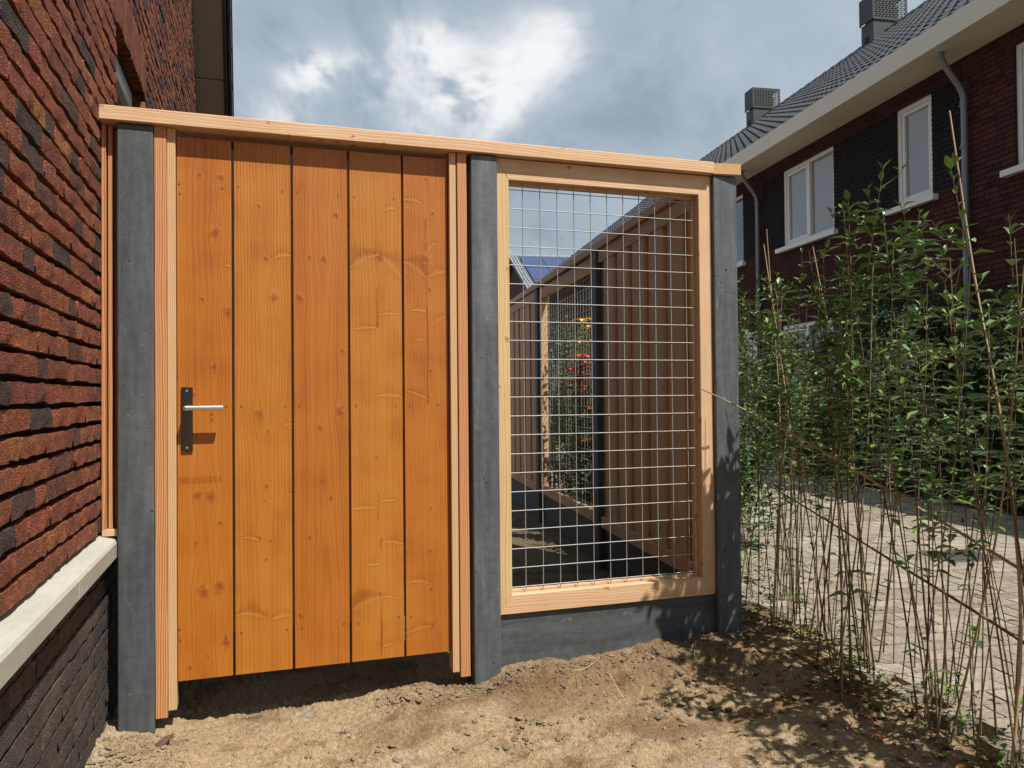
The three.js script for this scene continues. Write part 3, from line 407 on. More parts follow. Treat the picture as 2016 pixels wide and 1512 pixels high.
// ------------------------------------------------------------------ the side fence running back from the corner post
const FA = THREE.MathUtils.degToRad(7.5), FB = [1.925, 0, 0];
const along = (u, n = 0) => [FB[0] + Math.sin(FA) * u + Math.cos(FA) * n, FB[2] - Math.cos(FA) * u + Math.sin(FA) * n];
function side(name, label, cat, u, y = 0, group) { const [x, z] = along(u); return thing(name, label, cat, [x, y, z], -FA, group); }
{
  const rail = side('top_rail', 'timber rail topping the side fence, its sawn end above the corner post', 'rail', 0, RAILY[0] + 0.0005);
  part('beam', block(-0.062, 0, -5.75, 0.065, 0.0485, 0.012, { grain: 'z', r: 0.003 }), woodPale, rail);
  const ge = new THREE.BoxGeometry(0.124, 0.0455, 0.0026); part('sawn_end', ge, woodEnd, rail, [0.0015, 0.0243, 0.0132]);
  for (const [u, lab] of [[1.82, 'dark concrete post of the side fence between the board bay and the wire bay'], [3.62, 'dark concrete post of the side fence at the far end of the wire bay'], [5.42, 'dark concrete post at the far end of the side fence']]) { const p = side('concrete_post', lab, 'post', u, -0.35, 'side fence posts'); part('shaft', block(-0.0575, 0, -0.0575, 0.0575, 2.437, 0.0575, { r: 0.01 }), concreteDark, p); }
  const bays = [[0.075, 1.755, 'near the corner post'], [3.685, 5.355, 'beyond the wire bay']];
  for (const [a, b, where] of bays) {
    const f = side('board_fence_bay', 'shaded bay of upright brown boards in the side fence ' + where, 'fence bay', a, 0.296, 'side fence board bays'), L = b - a, n = Math.round(L / 0.288), s = (L - 0.06) / n;
    part('bottom_rail', block(-0.045, 0, -L, -0.012, 0.072, 0, { grain: 'z' }), woodPale, f); part('top_frame_rail', block(-0.045, 1.71, -L, -0.012, 1.789, 0, { grain: 'z' }), woodPale, f);
    for (let i = 0; i < n; i++) { const z = -0.03 - i * s; part('board', block(-0.04, 0.073, z - 0.198, -0.0205, 1.709, z - 0.002, { r: 0.002 }), woodPale, f); }
    for (let i = 0; i < n; i++) { const z = -0.03 - i * s - 0.245; part('rear_board', block(-0.0195, 0.073, z - 0.085, -0.001, 1.709, z + 0.085, { r: 0.002 }), woodPale, f); }
  }
  const w = side('wire_panel', 'shaded timber frame with wire mesh in the side fence, hedge and flowers showing through', 'wire panel', 1.885, 0.296);
  const sub = w; const tmp = new THREE.Group(); wirePanel(tmp, 0, 1.67, 0, 1.79, 0.02, 0.042, [0.05, 0.05, 0.083, 0.074], seq(0.1, 0.075, 20), seq(1.675, -0.0752, 22), 0, 0.0019, [woodPale, woodPale, woodPale, woodPale]);
  for (const c of [...tmp.children]) { c.rotation.y = Math.PI / 2; const p = c.position.clone(); c.position.set(p.z, p.y, -p.x); w.add(c); }
  for (const [a, b, lab] of [[0.05, 1.77, 'under the near board bay'], [1.87, 3.57, 'under the wire bay'], [3.67, 5.37, 'under the far board bay']]) { const p = side('concrete_base_board', 'shaded concrete base board of the side fence ' + lab, 'base board', a, -0.3); part('slab', block(-0.02, 0, -(b - a), 0.02, 0.5945, 0, { r: 0.004, grain: 'z' }), concreteDark, p); }
}

// ------------------------------------------------------------------ near-black shed added behind the gate so its plank gaps read dark
{
  const g = thing('added_gap_shed', 'black-stained board shed added behind the gate to darken the gaps between its planks', 'shed', [-0.42, 0, -1.7]);
  const m = new THREE.MeshStandardMaterial({ color: new THREE.Color(0.007, 0.0065, 0.006), roughness: 0.9 });
  for (let i = 0; i < 9; i++) part('wall_board', block(i * 0.178, -0.1, -0.02, i * 0.178 + 0.174, 2.62, 0, { r: 0.003 }), m, g);
  part('body', block(0, -0.1, -1.6, 1.6, 2.61, -0.021, { r: 0.003 }), m, g); part('roof', block(-0.05, 2.622, -1.7, 1.66, 2.66, 0.05, { r: 0.005 }), m, g);
}

// ------------------------------------------------------------------ terrace of houses across the path
const HA = THREE.MathUtils.degToRad(7.146), HB = [8.007, 0, -4.214];
function tileGeo(w, l, seed) { const r = rng(seed), n = 6, P = [], I = [], prof = (q) => 0.004 + 0.042 * Math.pow(0.5 + 0.5 * Math.cos((q - 0.78) * 2 * Math.PI), 1.6); // y along slope (up), x across, z out
  for (let i = 0; i <= n; i++) { const q = i / n, z = prof(q); P.push((q - 0.5) * w, -l / 2, z + 0.04, (q - 0.5) * w, l / 2, z, (q - 0.5) * w, -l / 2, z + 0.008); }
  for (let i = 0; i < n; i++) { const a = i * 3, b = a + 3; I.push(a, b, b + 1, a, b + 1, a + 1, a + 2, b + 2, b, a + 2, b, a); }
  const g = new THREE.BufferGeometry(); g.setAttribute('position', new THREE.Float32BufferAttribute(P, 3)); g.setIndex(I); const f = g.toNonIndexed(); f.computeVertexNormals(); f.setAttribute('uv', new THREE.BufferAttribute(new Float32Array(f.attributes.position.count * 2), 2)); return f; }
function slotPlate(w, h, cols, rows) { const s = new THREE.Shape([[0, 0], [w, 0], [w, h], [0, h]].map((q) => new THREE.Vector2(...q))), pw = (w - 0.08) / cols, ph = (h - 0.08) / rows; for (let j = 0; j < rows; j++) for (let i = 0; i < cols; i++) { const x = 0.04 + (i + (j % 2 ? 0.3 : 0)) * pw * 0.97, y = 0.04 + (j + 0.25) * ph; s.holes.push(new THREE.Path([[x, y], [x, y + ph * 0.55], [x + pw * 0.66, y + ph * 0.55], [x + pw * 0.66, y]].map((q) => new THREE.Vector2(...q)))); } return new THREE.ExtrudeGeometry(s, { depth: 0.006, bevelEnabled: false }); }
{
  const H = thing('terrace_house', 'terrace of dark red brick houses with grey tiled roof, white windows and zinc downpipes', 'house', HB, -HA);
  const U0 = -6, U1 = 23, mortar = new THREE.MeshStandardMaterial({ color: new THREE.Color(0.035, 0.016, 0.013), roughness: 1 });
  // wall with openings; wall x = -u
  const OP = [[2.72, 4.2, 3.62, 4.93], [0.62, 1.3, 3.62, 4.93], [-2.1, -0.66, 3.6, 4.95], [5.62, 7.05, 3.62, 4.93], [8.2, 8.9, 3.62, 4.93], [0.95, 1.95, 0.1, 2.3], [2.8, 4.3, 0.9, 2.3], [5.15, 6.1, 0.1, 2.3]];
  const sh = new THREE.Shape([[-U1, -0.3], [-U0, -0.3], [-U0, 5.16], [-U1, 5.16]].map((q) => new THREE.Vector2(...q)));
  for (const [a, b, c, d] of OP) sh.holes.push(new THREE.Path([[-b, c], [-b, d], [-a, d], [-a, c]].map((q) => new THREE.Vector2(...q))));
  const wg = new THREE.ExtrudeGeometry(sh, { depth: 0.24, bevelEnabled: false }); wg.translate(0, 0, -0.24 - 0.012);
  const wall = part('front_wall', wg, mortar, H); wall.rotation.y = -Math.PI / 2;
  const WC = [[0.085, 0.021, 0.015], [0.105, 0.026, 0.018], [0.072, 0.018, 0.014], [0.095, 0.028, 0.019], [0.008, 0.0085, 0.0095], [0.011, 0.0115, 0.0125]];
  layBricks({ parent: wall, x0: -9.5, x1: 2.2, y0: 2.35, y1: 5.13, seed: 61, colours: WC, mats: WC.map((c) => brickMat(c, { bumpScale: 0.004 })), most: 300, rough: 0.6, dep: 0.02, gap: 0.008, h: 0.0515, headers: 0.3, variants: 4,
    spans: (y) => { const cuts = [-9.5, -5.1, -4.86, -0.1, 2.2]; let sp = []; for (let i = 0; i < 4; i++) sp.push([cuts[i], cuts[i + 1] - (i < 3 ? 0.006 : 0)]); for (const [u0, u1, a0, a1] of OP) if (y + 0.03 > a0 && y + 0.02 < a1) sp = sp.flatMap(([p, q]) => -u1 >= q || -u0 <= p ? [[p, q]] : [[p, -u1 - 0.002], [-u0 + 0.002, q]].filter(([m, n]) => n - m > 0.02)); return sp; }, colourAt: (x, y, r) => (y > 3.6 && y < 4.91 && x < -0.1 && x > -4.86) || (y > 3.6 && y < 4.91 && x < -5.1) ? 4 + Math.floor(r() * 2) : Math.floor(r() * 4) });
  // windows
  const glass = new THREE.MeshPhysicalMaterial({ color: new THREE.Color(0.02, 0.023, 0.026), roughness: 0.03, ior: 2.2 }), blind = new THREE.MeshStandardMaterial({ color: new THREE.Color(0.34, 0.35, 0.36), roughness: 0.8 });
  OP.forEach(([a, b, c, d], k) => {
    const door = k === 5 || k === 7, F = 0.065, zf = -0.035, zb = -0.105, f = (p, q, r, s) => block(-q, r, zb, -p, s, zf, { r: 0.003 });
    const parts = [f(a, b, d - F, d), f(a, b, c, c + F * 0.9), f(a, a + F, c + F * 0.9 + 0.001, d - F - 0.001), f(b - F, b, c + F * 0.9 + 0.001, d - F - 0.001)], panes = [];
    const two = b - a > 1.2; const bays = two ? [[a + F, (a + b) / 2 - 0.035], [(a + b) / 2 + 0.035, b - F]] : [[a + F, b - F]]; if (two) parts.push(f((a + b) / 2 - 0.034, (a + b) / 2 + 0.034, c + F, d - F - 0.001));
    const w = part(door ? 'door' : 'window', mergeGeometries(parts), whitePaint, wall);
    bays.forEach(([p, q], i) => {
      const y0 = c + F * 0.9 + 0.004, y1 = d - F - 0.004, S = 0.05, zs = -0.05, e = (x0, x1, yy0, yy1) => block(-x1, yy0, -0.1, -x0, yy1, zs, { r: 0.003 });
      p += 0.004; q -= 0.004;
      if (!two || i === 1) part('sash', mergeGeometries([e(p, q, y1 - S, y1), e(p, q, y0, y0 + S), e(p, p + S, y0 + S + 0.001, y1 - S - 0.001), e(q - S, q, y0 + S + 0.001, y1 - S - 0.001)]), whitePaint, w);
      part('pane', new THREE.BoxGeometry(q - p, y1 - y0, 0.008), door ? whitePaint : k === 0 || k === 1 ? new THREE.MeshPhysicalMaterial({ color: new THREE.Color(0.2, 0.21, 0.215), roughness: 0.03, ior: 2.1 }) : glass, w, [-(p + q) / 2, (y0 + y1) / 2, -0.085]);
    });
    if (!door) part('sill', block(-b - 0.14, c - 0.075, -0.03, -a + 0.1, c - 0.003, 0.075, { grain: 'x', r: 0.004 }), whitePaint, w);
  });
  // eaves
  const cream = new THREE.MeshStandardMaterial({ color: new THREE.Color(0.66, 0.62, 0.53), roughness: 0.6 });
  for (let u = U0; u < U1; u += 4.83) { const e = Math.min(U1, u + 4.825); part('gutter', block(-0.53, 5.135, -e, -0.33, 5.385, -u, { r: 0.006, grain: 'z' }), cream, H); part('soffit_board', block(-0.329, 5.136, -e, 0.02, 5.156, -u, { r: 0.002, grain: 'z' }), cream, H); }
  // roof slope and tiles
  const E0 = [-0.4, 5.4], R0 = [4.5, 9.15], LS = Math.hypot(R0[0] - E0[0], R0[1] - E0[1]), pitch = Math.atan2(R0[1] - E0[1], R0[0] - E0[0]);
  const tileMat = new THREE.MeshStandardMaterial({ color: new THREE.Color(0.048, 0.05, 0.056), roughness: 0.36, side: THREE.DoubleSide });
  const rs = new THREE.Shape([[E0[0] + 0.05, E0[1] - 0.03], [R0[0], R0[1] - 0.03], [9.4, 5.37], [9.4, 5.2], [0, 5.2]].map((q) => new THREE.Vector2(...q))), rg = new THREE.ExtrudeGeometry(rs, { depth: U1 - U0 - 0.1, bevelEnabled: false }); rg.translate(0, 0, -U1 + 0.05);
  const roof = part('roof', rg, new THREE.MeshStandardMaterial({ color: new THREE.Color(0.03, 0.03, 0.033), roughness: 0.8 }), H);
  const base = tileGeo(0.262, 0.37, 5), M = new THREE.Matrix4(), Q = new THREE.Quaternion(), bx = V3(0, 0, -1), by = V3(Math.cos(pitch), Math.sin(pitch), 0), bz = V3(-Math.sin(pitch), Math.cos(pitch), 0); Q.setFromRotationMatrix(new THREE.Matrix4().makeBasis(bx.clone().negate(), by, bz.clone()));
  { const m = new THREE.Matrix4().makeBasis(V3(0, 0, 1), by, V3(0, 0, 1).cross(by)); if (V3(0, 0, 1).cross(by).dot(bz) < 0) m.makeBasis(V3(0, 0, -1), by, V3(0, 0, -1).cross(by)); Q.setFromRotationMatrix(m); }
  H.updateWorldMatrix(true, false); const tiles = [], pr = rng(313);
  for (let s = 0.12; s < LS - 0.05; s += 0.318) for (let u = U0 + 0.15; u < U1 - 0.1; u += 0.255) { const p = V3(E0[0] + Math.cos(pitch) * s, E0[1] + Math.sin(pitch) * s, -u), w = p.clone().applyMatrix4(H.matrixWorld), d = w.distanceTo(camera.position); tiles.push({ p, j: pr(), size: (inView(w) ? 1 : 0.001) / (d * d) }); }
  tiles.sort((a, b) => b.size - a.size); const rest = [];
  tiles.forEach(({ p, j }, i) => { const q = p.clone().addScaledVector(bz, 0.004 * j); if (i < 300) { const m = part('roof_tile', base, tileMat, roof, q.toArray()); m.quaternion.copy(Q); } else { const g = base.clone(); g.applyMatrix4(M.compose(q, Q, V3(1, 1, 1))); rest.push(g); } });
  stuff(part('roof_tiles_further_off', mergeGeometries(rest), tileMat, roof));
  for (let u = U0; u < U1; u += 0.36) part('ridge_tile', new THREE.CylinderGeometry(0.1, 0.12, 0.38, 8, 1, false, -Math.PI / 2, Math.PI).rotateX(-Math.PI / 2), tileMat, roof, [R0[0], R0[1] - 0.01, -u - 0.18]);
  // downpipes
  for (const u of [0, 4.95, 9.9, 14.85]) {
    const p = part('downpipe', tube([[-0.36, 5.14, -u], [-0.355, 5.06, -u], [-0.29, 4.95, -u], [-0.12, 4.74, -u], [-0.07, 4.64, -u], [-0.065, 4.5, -u], [-0.065, 3.5, -u], [-0.065, 2, -u], [-0.065, -0.2, -u]], 0.036, 60, 12), zinc, H);
    for (const y of [4.55, 4.05, 2.95, 1.6]) { part('pipe_collar', new THREE.CylinderGeometry(0.041, 0.041, 0.06, 14), zinc, p, [-0.065, y, -u]); part('pipe_bracket', block(-0.06, y - 0.012, -u - 0.09, 0.0, y + 0.006, -u - 0.03), zinc, p); }
  }
  // chimneys: sheet-metal housings with slotted tops
  const sheet = new THREE.MeshStandardMaterial({ color: new THREE.Color(0.05, 0.056, 0.06), roughness: 0.55, metalness: 0.2 });
  for (const u of [7.45, 12.9]) {
    const c = part('chimney', block(4.12, 8.2, -u - 0.43, 4.93, 9.42, -u, { r: 0.006 }), sheet, H);
    part('chimney_cap', block(4.09, 9.985, -u - 0.46, 4.96, 10.005, -u + 0.03, { r: 0.003 }), sheet, c);
    for (const [x, z] of [[4.095, -u - 0.45], [4.095, -u + 0.0], [4.93, -u - 0.45], [4.93, -u + 0.0]]) part('corner_post', block(x, 9.42, z, x + 0.025, 9.985, z + 0.025, { r: 0.002 }), sheet, c);
    part('slotted_plate', slotPlate(0.86, 0.56, 9, 10), sheet, c, [4.095, 9.423, -u + 0.02]); const l = part('slotted_plate', slotPlate(0.48, 0.56, 6, 12), sheet, c, [4.096, 9.423, -u - 0.455]); l.rotation.y = -Math.PI / 2; l.visible = true;
    part('closed_side', block(4.088, 9.423, -u - 0.45, 4.0945, 9.984, -u + 0.02, { r: 0.001 }), sheet, c); part('flue', new THREE.CylinderGeometry(0.07, 0.07, 0.4, 12), new THREE.MeshStandardMaterial({ color: new THREE.Color(0.6, 0.6, 0.58), metalness: 0.8, roughness: 0.35 }), c, [4.83, 9.62, -u - 0.2]);
    part('added_dark_core', block(4.2, 9.424, -u - 0.4, 4.74, 9.97, -u - 0.06, { r: 0.002 }), darkHole, c); part('vent_hole', block(4.112, 8.98, -u - 0.3, 4.121, 9.12, -u - 0.16, { r: 0.001 }), darkHole, c);  // dark box added inside the housing so little sky shows through the slots
  }
}

// ------------------------------------------------------------------ far house with solar panels
{
  const H = thing('solar_house', 'far house with blue solar panels on its roof, seen over the side fence', 'house', [14.35 - 3.0, 0, -33.2], -HA);
  const red = new THREE.MeshStandardMaterial({ color: new THREE.Color(0.06, 0.03, 0.025), roughness: 0.9 }), pale = new THREE.MeshStandardMaterial({ color: new THREE.Color(0.19, 0.21, 0.225), roughness: 0.6 }), roofM = new THREE.MeshStandardMaterial({ color: new THREE.Color(0.05, 0.055, 0.07), roughness: 0.7 }), panel = new THREE.MeshPhysicalMaterial({ color: new THREE.Color(0.018, 0.035, 0.14), roughness: 0.25, clearcoat: 0.6, clearcoatRoughness: 0.1 });
  // local: ridge along x at z = 0, eave at z = +6.9
  const RY = 7.8, EY = 4.3, D = 6.9, Wd = 16, body = new THREE.Shape([[-D, 0], [D, 0], [D, EY], [0, RY - 0.1], [-D, EY]].map((q) => new THREE.Vector2(...q))), bg = new THREE.ExtrudeGeometry(body, { depth: Wd, bevelEnabled: false }); bg.rotateY(Math.PI / 2); bg.translate(0.5, -0.2, 0);
  part('walls', bg, red, H);
  const p = Math.atan2(RY - EY, D), L = Math.hypot(RY - EY, D) + 0.4, roof = part('roof', new THREE.BoxGeometry(Wd + 0.6, 0.12, L), roofM, H, [Wd / 2 + 0.5, (RY + EY) / 2 - 0.05, D / 2 + 0.1]); roof.rotation.x = p;
  const back = part('rear_roof', new THREE.BoxGeometry(Wd + 0.6, 0.12, L), roofM, H, [Wd / 2 + 0.5, (RY + EY) / 2 - 0.05, -D / 2 - 0.1]); back.rotation.x = -p;
  for (let i = 0; i < 3; i++) part('verge_sheet', new THREE.BoxGeometry(0.13, 0.05, L), pale, roof, [-Wd / 2 - 0.3 + 0.07 + i * 0.135, 0.09, 0]);
  for (let i = 0; i < 4; i++) part('verge_seam', new THREE.BoxGeometry(0.025, 0.08, L), pale, roof, [-Wd / 2 - 0.3 + 0.0 + i * 0.135, 0.12, 0]);
  for (let j = 0; j < 4; j++) for (let i = 0; i < 13; i++) part('solar_panel', new THREE.BoxGeometry(1.0, 0.04, 1.68), panel, roof, [-Wd / 2 + 0.7 + i * 1.03, 0.14, -L / 2 + 1.2 + j * 1.72]);
  for (let i = 0; i < 40; i++) part('ridge_tile', new THREE.CylinderGeometry(0.11, 0.13, 0.4, 6).rotateZ(Math.PI / 2), pale, H, [0.4 + i * 0.42, RY + 0.07, 0]);
  part('gutter', new THREE.BoxGeometry(Wd, 0.28, 0.3), whitePaint, H, [Wd / 2 + 0.6, EY - 0.2, D + 0.3]);
  for (let i = 0; i < 5; i++) { const w = part('window', new THREE.BoxGeometry(1.7, 1.6, 0.1), whitePaint, H, [2.2 + i * 3, 2.4, D + 0.02]); part('pane', new THREE.BoxGeometry(1.5, 1.4, 0.04), new THREE.MeshPhysicalMaterial({ color: 0x2a2f33, roughness: 0.05 }), w, [0, 0, 0.06]); }
  const gw = part('window', new THREE.BoxGeometry(0.1, 2.2, 0.9), whitePaint, H, [0.46, 4.7, 2.2]); part('pane', new THREE.BoxGeometry(0.04, 2.0, 0.7), new THREE.MeshPhysicalMaterial({ color: 0x15181a, roughness: 0.05 }), gw, [-0.05, 0, 0]);
}

// ------------------------------------------------------------------ paved path beyond the hedge
{
  const holder = new THREE.Mesh(new THREE.BoxGeometry(3.65, 0.03, 24).translate(2.2, 0.028, -8.2), new THREE.MeshStandardMaterial({ color: new THREE.Color(0.16, 0.13, 0.095), roughness: 1 })); holder.name = 'paved_path'; holder.userData.kind = 'structure'; holder.position.set(FB[0], 0, FB[2]); holder.rotation.y = -FA; holder.receiveShadow = true; scene.add(holder); holder.updateMatrixWorld(true);
  const pm = texture(256, 256, (i, j) => { const x = i / 256, y = j / 256, t = 0.86 + 0.22 * fbm(x * 6, y * 6, 4) + 0.12 * n2(x * 60, y * 60) + 0.1 * n2(x * 128, y * 128); return [250 * t, 246 * t, 240 * t]; }); pm.repeat.set(1.3, 1.3);
  const cols = [[0.28, 0.235, 0.185], [0.335, 0.29, 0.235], [0.375, 0.33, 0.27], [0.4, 0.355, 0.295]], mats = cols.map((c) => new THREE.MeshStandardMaterial({ color: new THREE.Color(...c), map: pm, roughness: 0.92 }));
  const geos = [0, 1, 2].map((k) => { const g = new THREE.BoxGeometry(0.2085, 0.05, 0.1035).toNonIndexed(); const P = g.attributes.position; for (let i = 0; i < P.count; i++) if (P.getY(i) > 0) { P.setX(i, P.getX(i) * 0.975); P.setZ(i, P.getZ(i) * 0.955); } g.computeVertexNormals(); return metreUV(g, 'z', k * 0.37, k * 0.21); });
  const r = rng(99), list = [], p = V3(); let row = 0;
  for (let u = -3.4; u < 19; u += 0.1065, row++) for (let n = 0.42 + (row % 2) * 0.105; n < 3.95; n += 0.2115) { p.set(n, 0.06, -u).applyMatrix4(holder.matrixWorld); const d = p.distanceTo(camera.position); list.push({ n, u, m: clamp(Math.floor(2 + 3.2 * fbm(n * 1.6, u * 1.1, 3) + 2 * (r() - 0.5)), 0, 3), k: Math.floor(r() * 3), t: (r() - 0.5) * 0.004, a: (r() - 0.5) * 0.02, b: (r() - 0.5) * 0.02, size: (inView(p) ? 1 : 0.001) / (d * d * d) }); }
  list.sort((a, b) => b.size - a.size); const rest = [], M = new THREE.Matrix4(), E = new THREE.Euler(), Q = new THREE.Quaternion();
  list.forEach((b, i) => { if (i < 300) { const m = part('paving_stone', geos[b.k], mats[b.m], holder, [b.n, 0.06 + b.t, -b.u]); m.rotation.set(b.a, 0, b.b); } else { const g = geos[b.k].clone(); g.applyMatrix4(M.compose(V3(b.n, 0.06 + b.t, -b.u), Q.setFromEuler(E.set(b.a, 0, b.b)), V3(1, 1, 1))); rest.push(paint(g, cols[b.m])); } });
  stuff(part('paving_stones_further_off', mergeGeometries(rest), new THREE.MeshStandardMaterial({ vertexColors: true, map: pm, roughness: 0.92 }), holder));
  const [dx, dz] = along(1.35, 2.25), dc = thing('drain_cover', 'dark metal drain cover set flush in the paved path', 'drain cover', [dx, 0.083, dz], -FA);
  const iron = new THREE.MeshStandardMaterial({ color: new THREE.Color(0.09, 0.08, 0.08), roughness: 0.6, metalness: 0.3 }); part('frame', block(-0.2, 0, -0.16, 0.2, 0.008, 0.16), iron, dc); for (let i = 0; i < 6; i++) part('bar', block(-0.17, 0.0085, -0.12 + i * 0.042, 0.17, 0.013, -0.1 + i * 0.042), iron, dc);
}

// ------------------------------------------------------------------ plants
function leafGeo(len, wid, fold = 0.25, curl = 0.2) {
  const P = [0, 0, 0, -wid / 2, len * 0.42, -wid * fold, 0, len * 0.45, 0, wid / 2, len * 0.42, -wid * fold, 0, len, len * curl, -wid * 0.33, len * 0.75, len * curl * 0.5 - wid * fold * 0.5, wid * 0.33, len * 0.75, len * curl * 0.5 - wid * fold * 0.5];
  const I = [0, 2, 1, 0, 3, 2, 1, 2, 5, 2, 4, 5, 2, 3, 6, 2, 6, 4]; const g = new THREE.BufferGeometry(); g.setAttribute('position', new THREE.Float32BufferAttribute(P, 3)); g.setIndex(I); g.computeVertexNormals(); return g;
}
const leafMat = new THREE.MeshPhysicalMaterial({ vertexColors: true, roughness: 0.38, transmission: 0.25, thickness: 0, side: THREE.DoubleSide, ior: 1.45 });
const bushMat = new THREE.MeshPhysicalMaterial({ color: new THREE.Color(1, 1, 1), roughness: 0.5, transmission: 0.2, thickness: 0, side: THREE.DoubleSide });
const barkTex = texture(64, 256, (i, j) => { const t = 0.8 + 0.3 * fbm(i * 0.06, j * 0.05, 3) + 0.1 * n2(i * 0.4, j * 0.3), k = Math.exp(-(((j % 64) - 32) ** 2) / 10); return mix3([255 * t, 248 * t, 238 * t], [150, 110, 80], k * 0.5); });
const bark = [[0.27, 0.195, 0.115], [0.2, 0.135, 0.08], [0.42, 0.34, 0.21]].map((c) => new THREE.MeshStandardMaterial({ color: new THREE.Color(...c), map: barkTex, roughness: 0.85 }));
const LEAF = [[0.105, 0.195, 0.034], [0.065, 0.135, 0.03], [0.17, 0.27, 0.05], [0.045, 0.09, 0.026], [0.24, 0.31, 0.075]];
const M4 = new THREE.Matrix4(), QU = new THREE.Quaternion(), EU = new THREE.Euler();
// leaves in pairs along a stem curve
function leavesAlong(cur, r, out, { from, step, len, prob, low = 0.1, sway = 1 }) {
  const L = cur.getLength(), n = Math.floor(L / step), up = V3(0, 1, 0), t = V3(), p = V3(); let turn = r() * 6;
  for (let i = 2; i <= n; i++) {
    const q = i / n, pr = q < from ? low : prob; if (r() > pr) { turn += 1.57; continue; }
    cur.getPointAt(q, p); cur.getTangentAt(q, t); turn += Math.PI / 2 + (r() - 0.5) * 0.7;
    for (const s of [0, Math.PI]) {
      if (r() < 0.12) continue; const l = len * (0.6 + 0.6 * r()) * (q > 0.93 ? 0.65 : 1), g = leafGeo(l, l * (0.36 + 0.14 * r()), 0.15 + 0.25 * r(), 0.05 + 0.3 * r()), tilt = mix(1.35, 0.5, sstep(0.85, 1, q)) + (r() - 0.5) * 0.6;
      QU.setFromEuler(EU.set(tilt, turn + s + (r() - 0.5) * 0.4, (r() - 0.5) * 0.5, 'YXZ')); g.applyMatrix4(M4.compose(p, QU, V3(1, 1, 1))); const c = LEAF[Math.floor(r() * r() * 4.99)], k = 0.8 + 0.45 * r(); out.push(paint(g, [c[0] * k, c[1] * k, c[2] * k]));
    }
  }
}
function hedgePlant(seed, { stems = 6, h = 1.8, spread = 0.16, lean = 0.2, from = 0.35, prob = 0.75, len = 0.042, low = 0.08, step = 0.026, leafy = 99, shoots = [2, 4] }) {
  const r = rng(seed), G = new THREE.Group(), leaves = [], twigs = [];
  for (let i = 0; i < stems; i++) {
    const a = r() * 6.283, rad = spread * Math.sqrt(r()), bx = Math.cos(a) * rad, bz = Math.sin(a) * rad, hh = h * (i < leafy ? 0.74 + 0.28 * r() : 0.4 + 0.5 * r()), lx = (r() - 0.5) * lean * 2, lz = (r() - 0.5) * lean * 2, w = 0.05;
    const pts = [0, 0.25, 0.5, 0.75, 1].map((q) => V3(bx + lx * hh * q * 0.5 + (r() - 0.5) * w * q, -0.04 + (hh + 0.04) * q, bz + lz * hh * q * 0.5 + (r() - 0.5) * w * q)), cur = new THREE.CatmullRomCurve3(pts), r0 = 0.0023 + 0.0021 * r();
    part('stem', tube(pts, (q) => mix(r0, 0.0014, q), 10, 5), bark[Math.floor(r() * 3)], G);
    const bareStem = i >= leafy; if (bareStem) leavesAlong(cur, r, leaves, { from: 0.3, step: 0.05, len: len * 0.7, prob: 0.18, low: 0.04 }); else leavesAlong(cur, r, leaves, { from, step, len, prob, low });
    // forked side shoots carry most of the leaves
    const ns = bareStem ? 0 : shoots[0] + Math.floor(r() * shoots[1]); for (let k = 0; k < ns; k++) { const q = from + (0.97 - from) * Math.pow(r(), 0.8), b = cur.getPointAt(q), an = r() * 6.283, sl = (0.09 + 0.2 * r()) * (1.15 - 0.5 * q), up = 0.35 + 0.6 * r(), sp = [b, b.clone().add(V3(Math.cos(an) * sl * 0.55, sl * up * 0.5, Math.sin(an) * sl * 0.55)), b.clone().add(V3(Math.cos(an + 0.3) * sl * 0.95, sl * up, Math.sin(an + 0.3) * sl * 0.95))]; twigs.push(tube(sp, (t) => mix(0.002, 0.0009, t), 4, 4)); leavesAlong(new THREE.CatmullRomCurve3(sp), r, leaves, { from: 0, step: 0.024, len, prob: 0.9 }); }
  }
  if (twigs.length) stuff(part('side_shoots', mergeGeometries(twigs), bark[1], G)); if (leaves.length) part('foliage', mergeGeometries(leaves), leafMat, G); return G;
}
function place(G, name, label, cat, [x, y, z], turn, group, s = 1) { G.name = numbered(name); G.position.set(x, y, z); G.rotation.y = turn; G.scale.setScalar(s); scene.add(G); return tag(G, label, cat, group); }
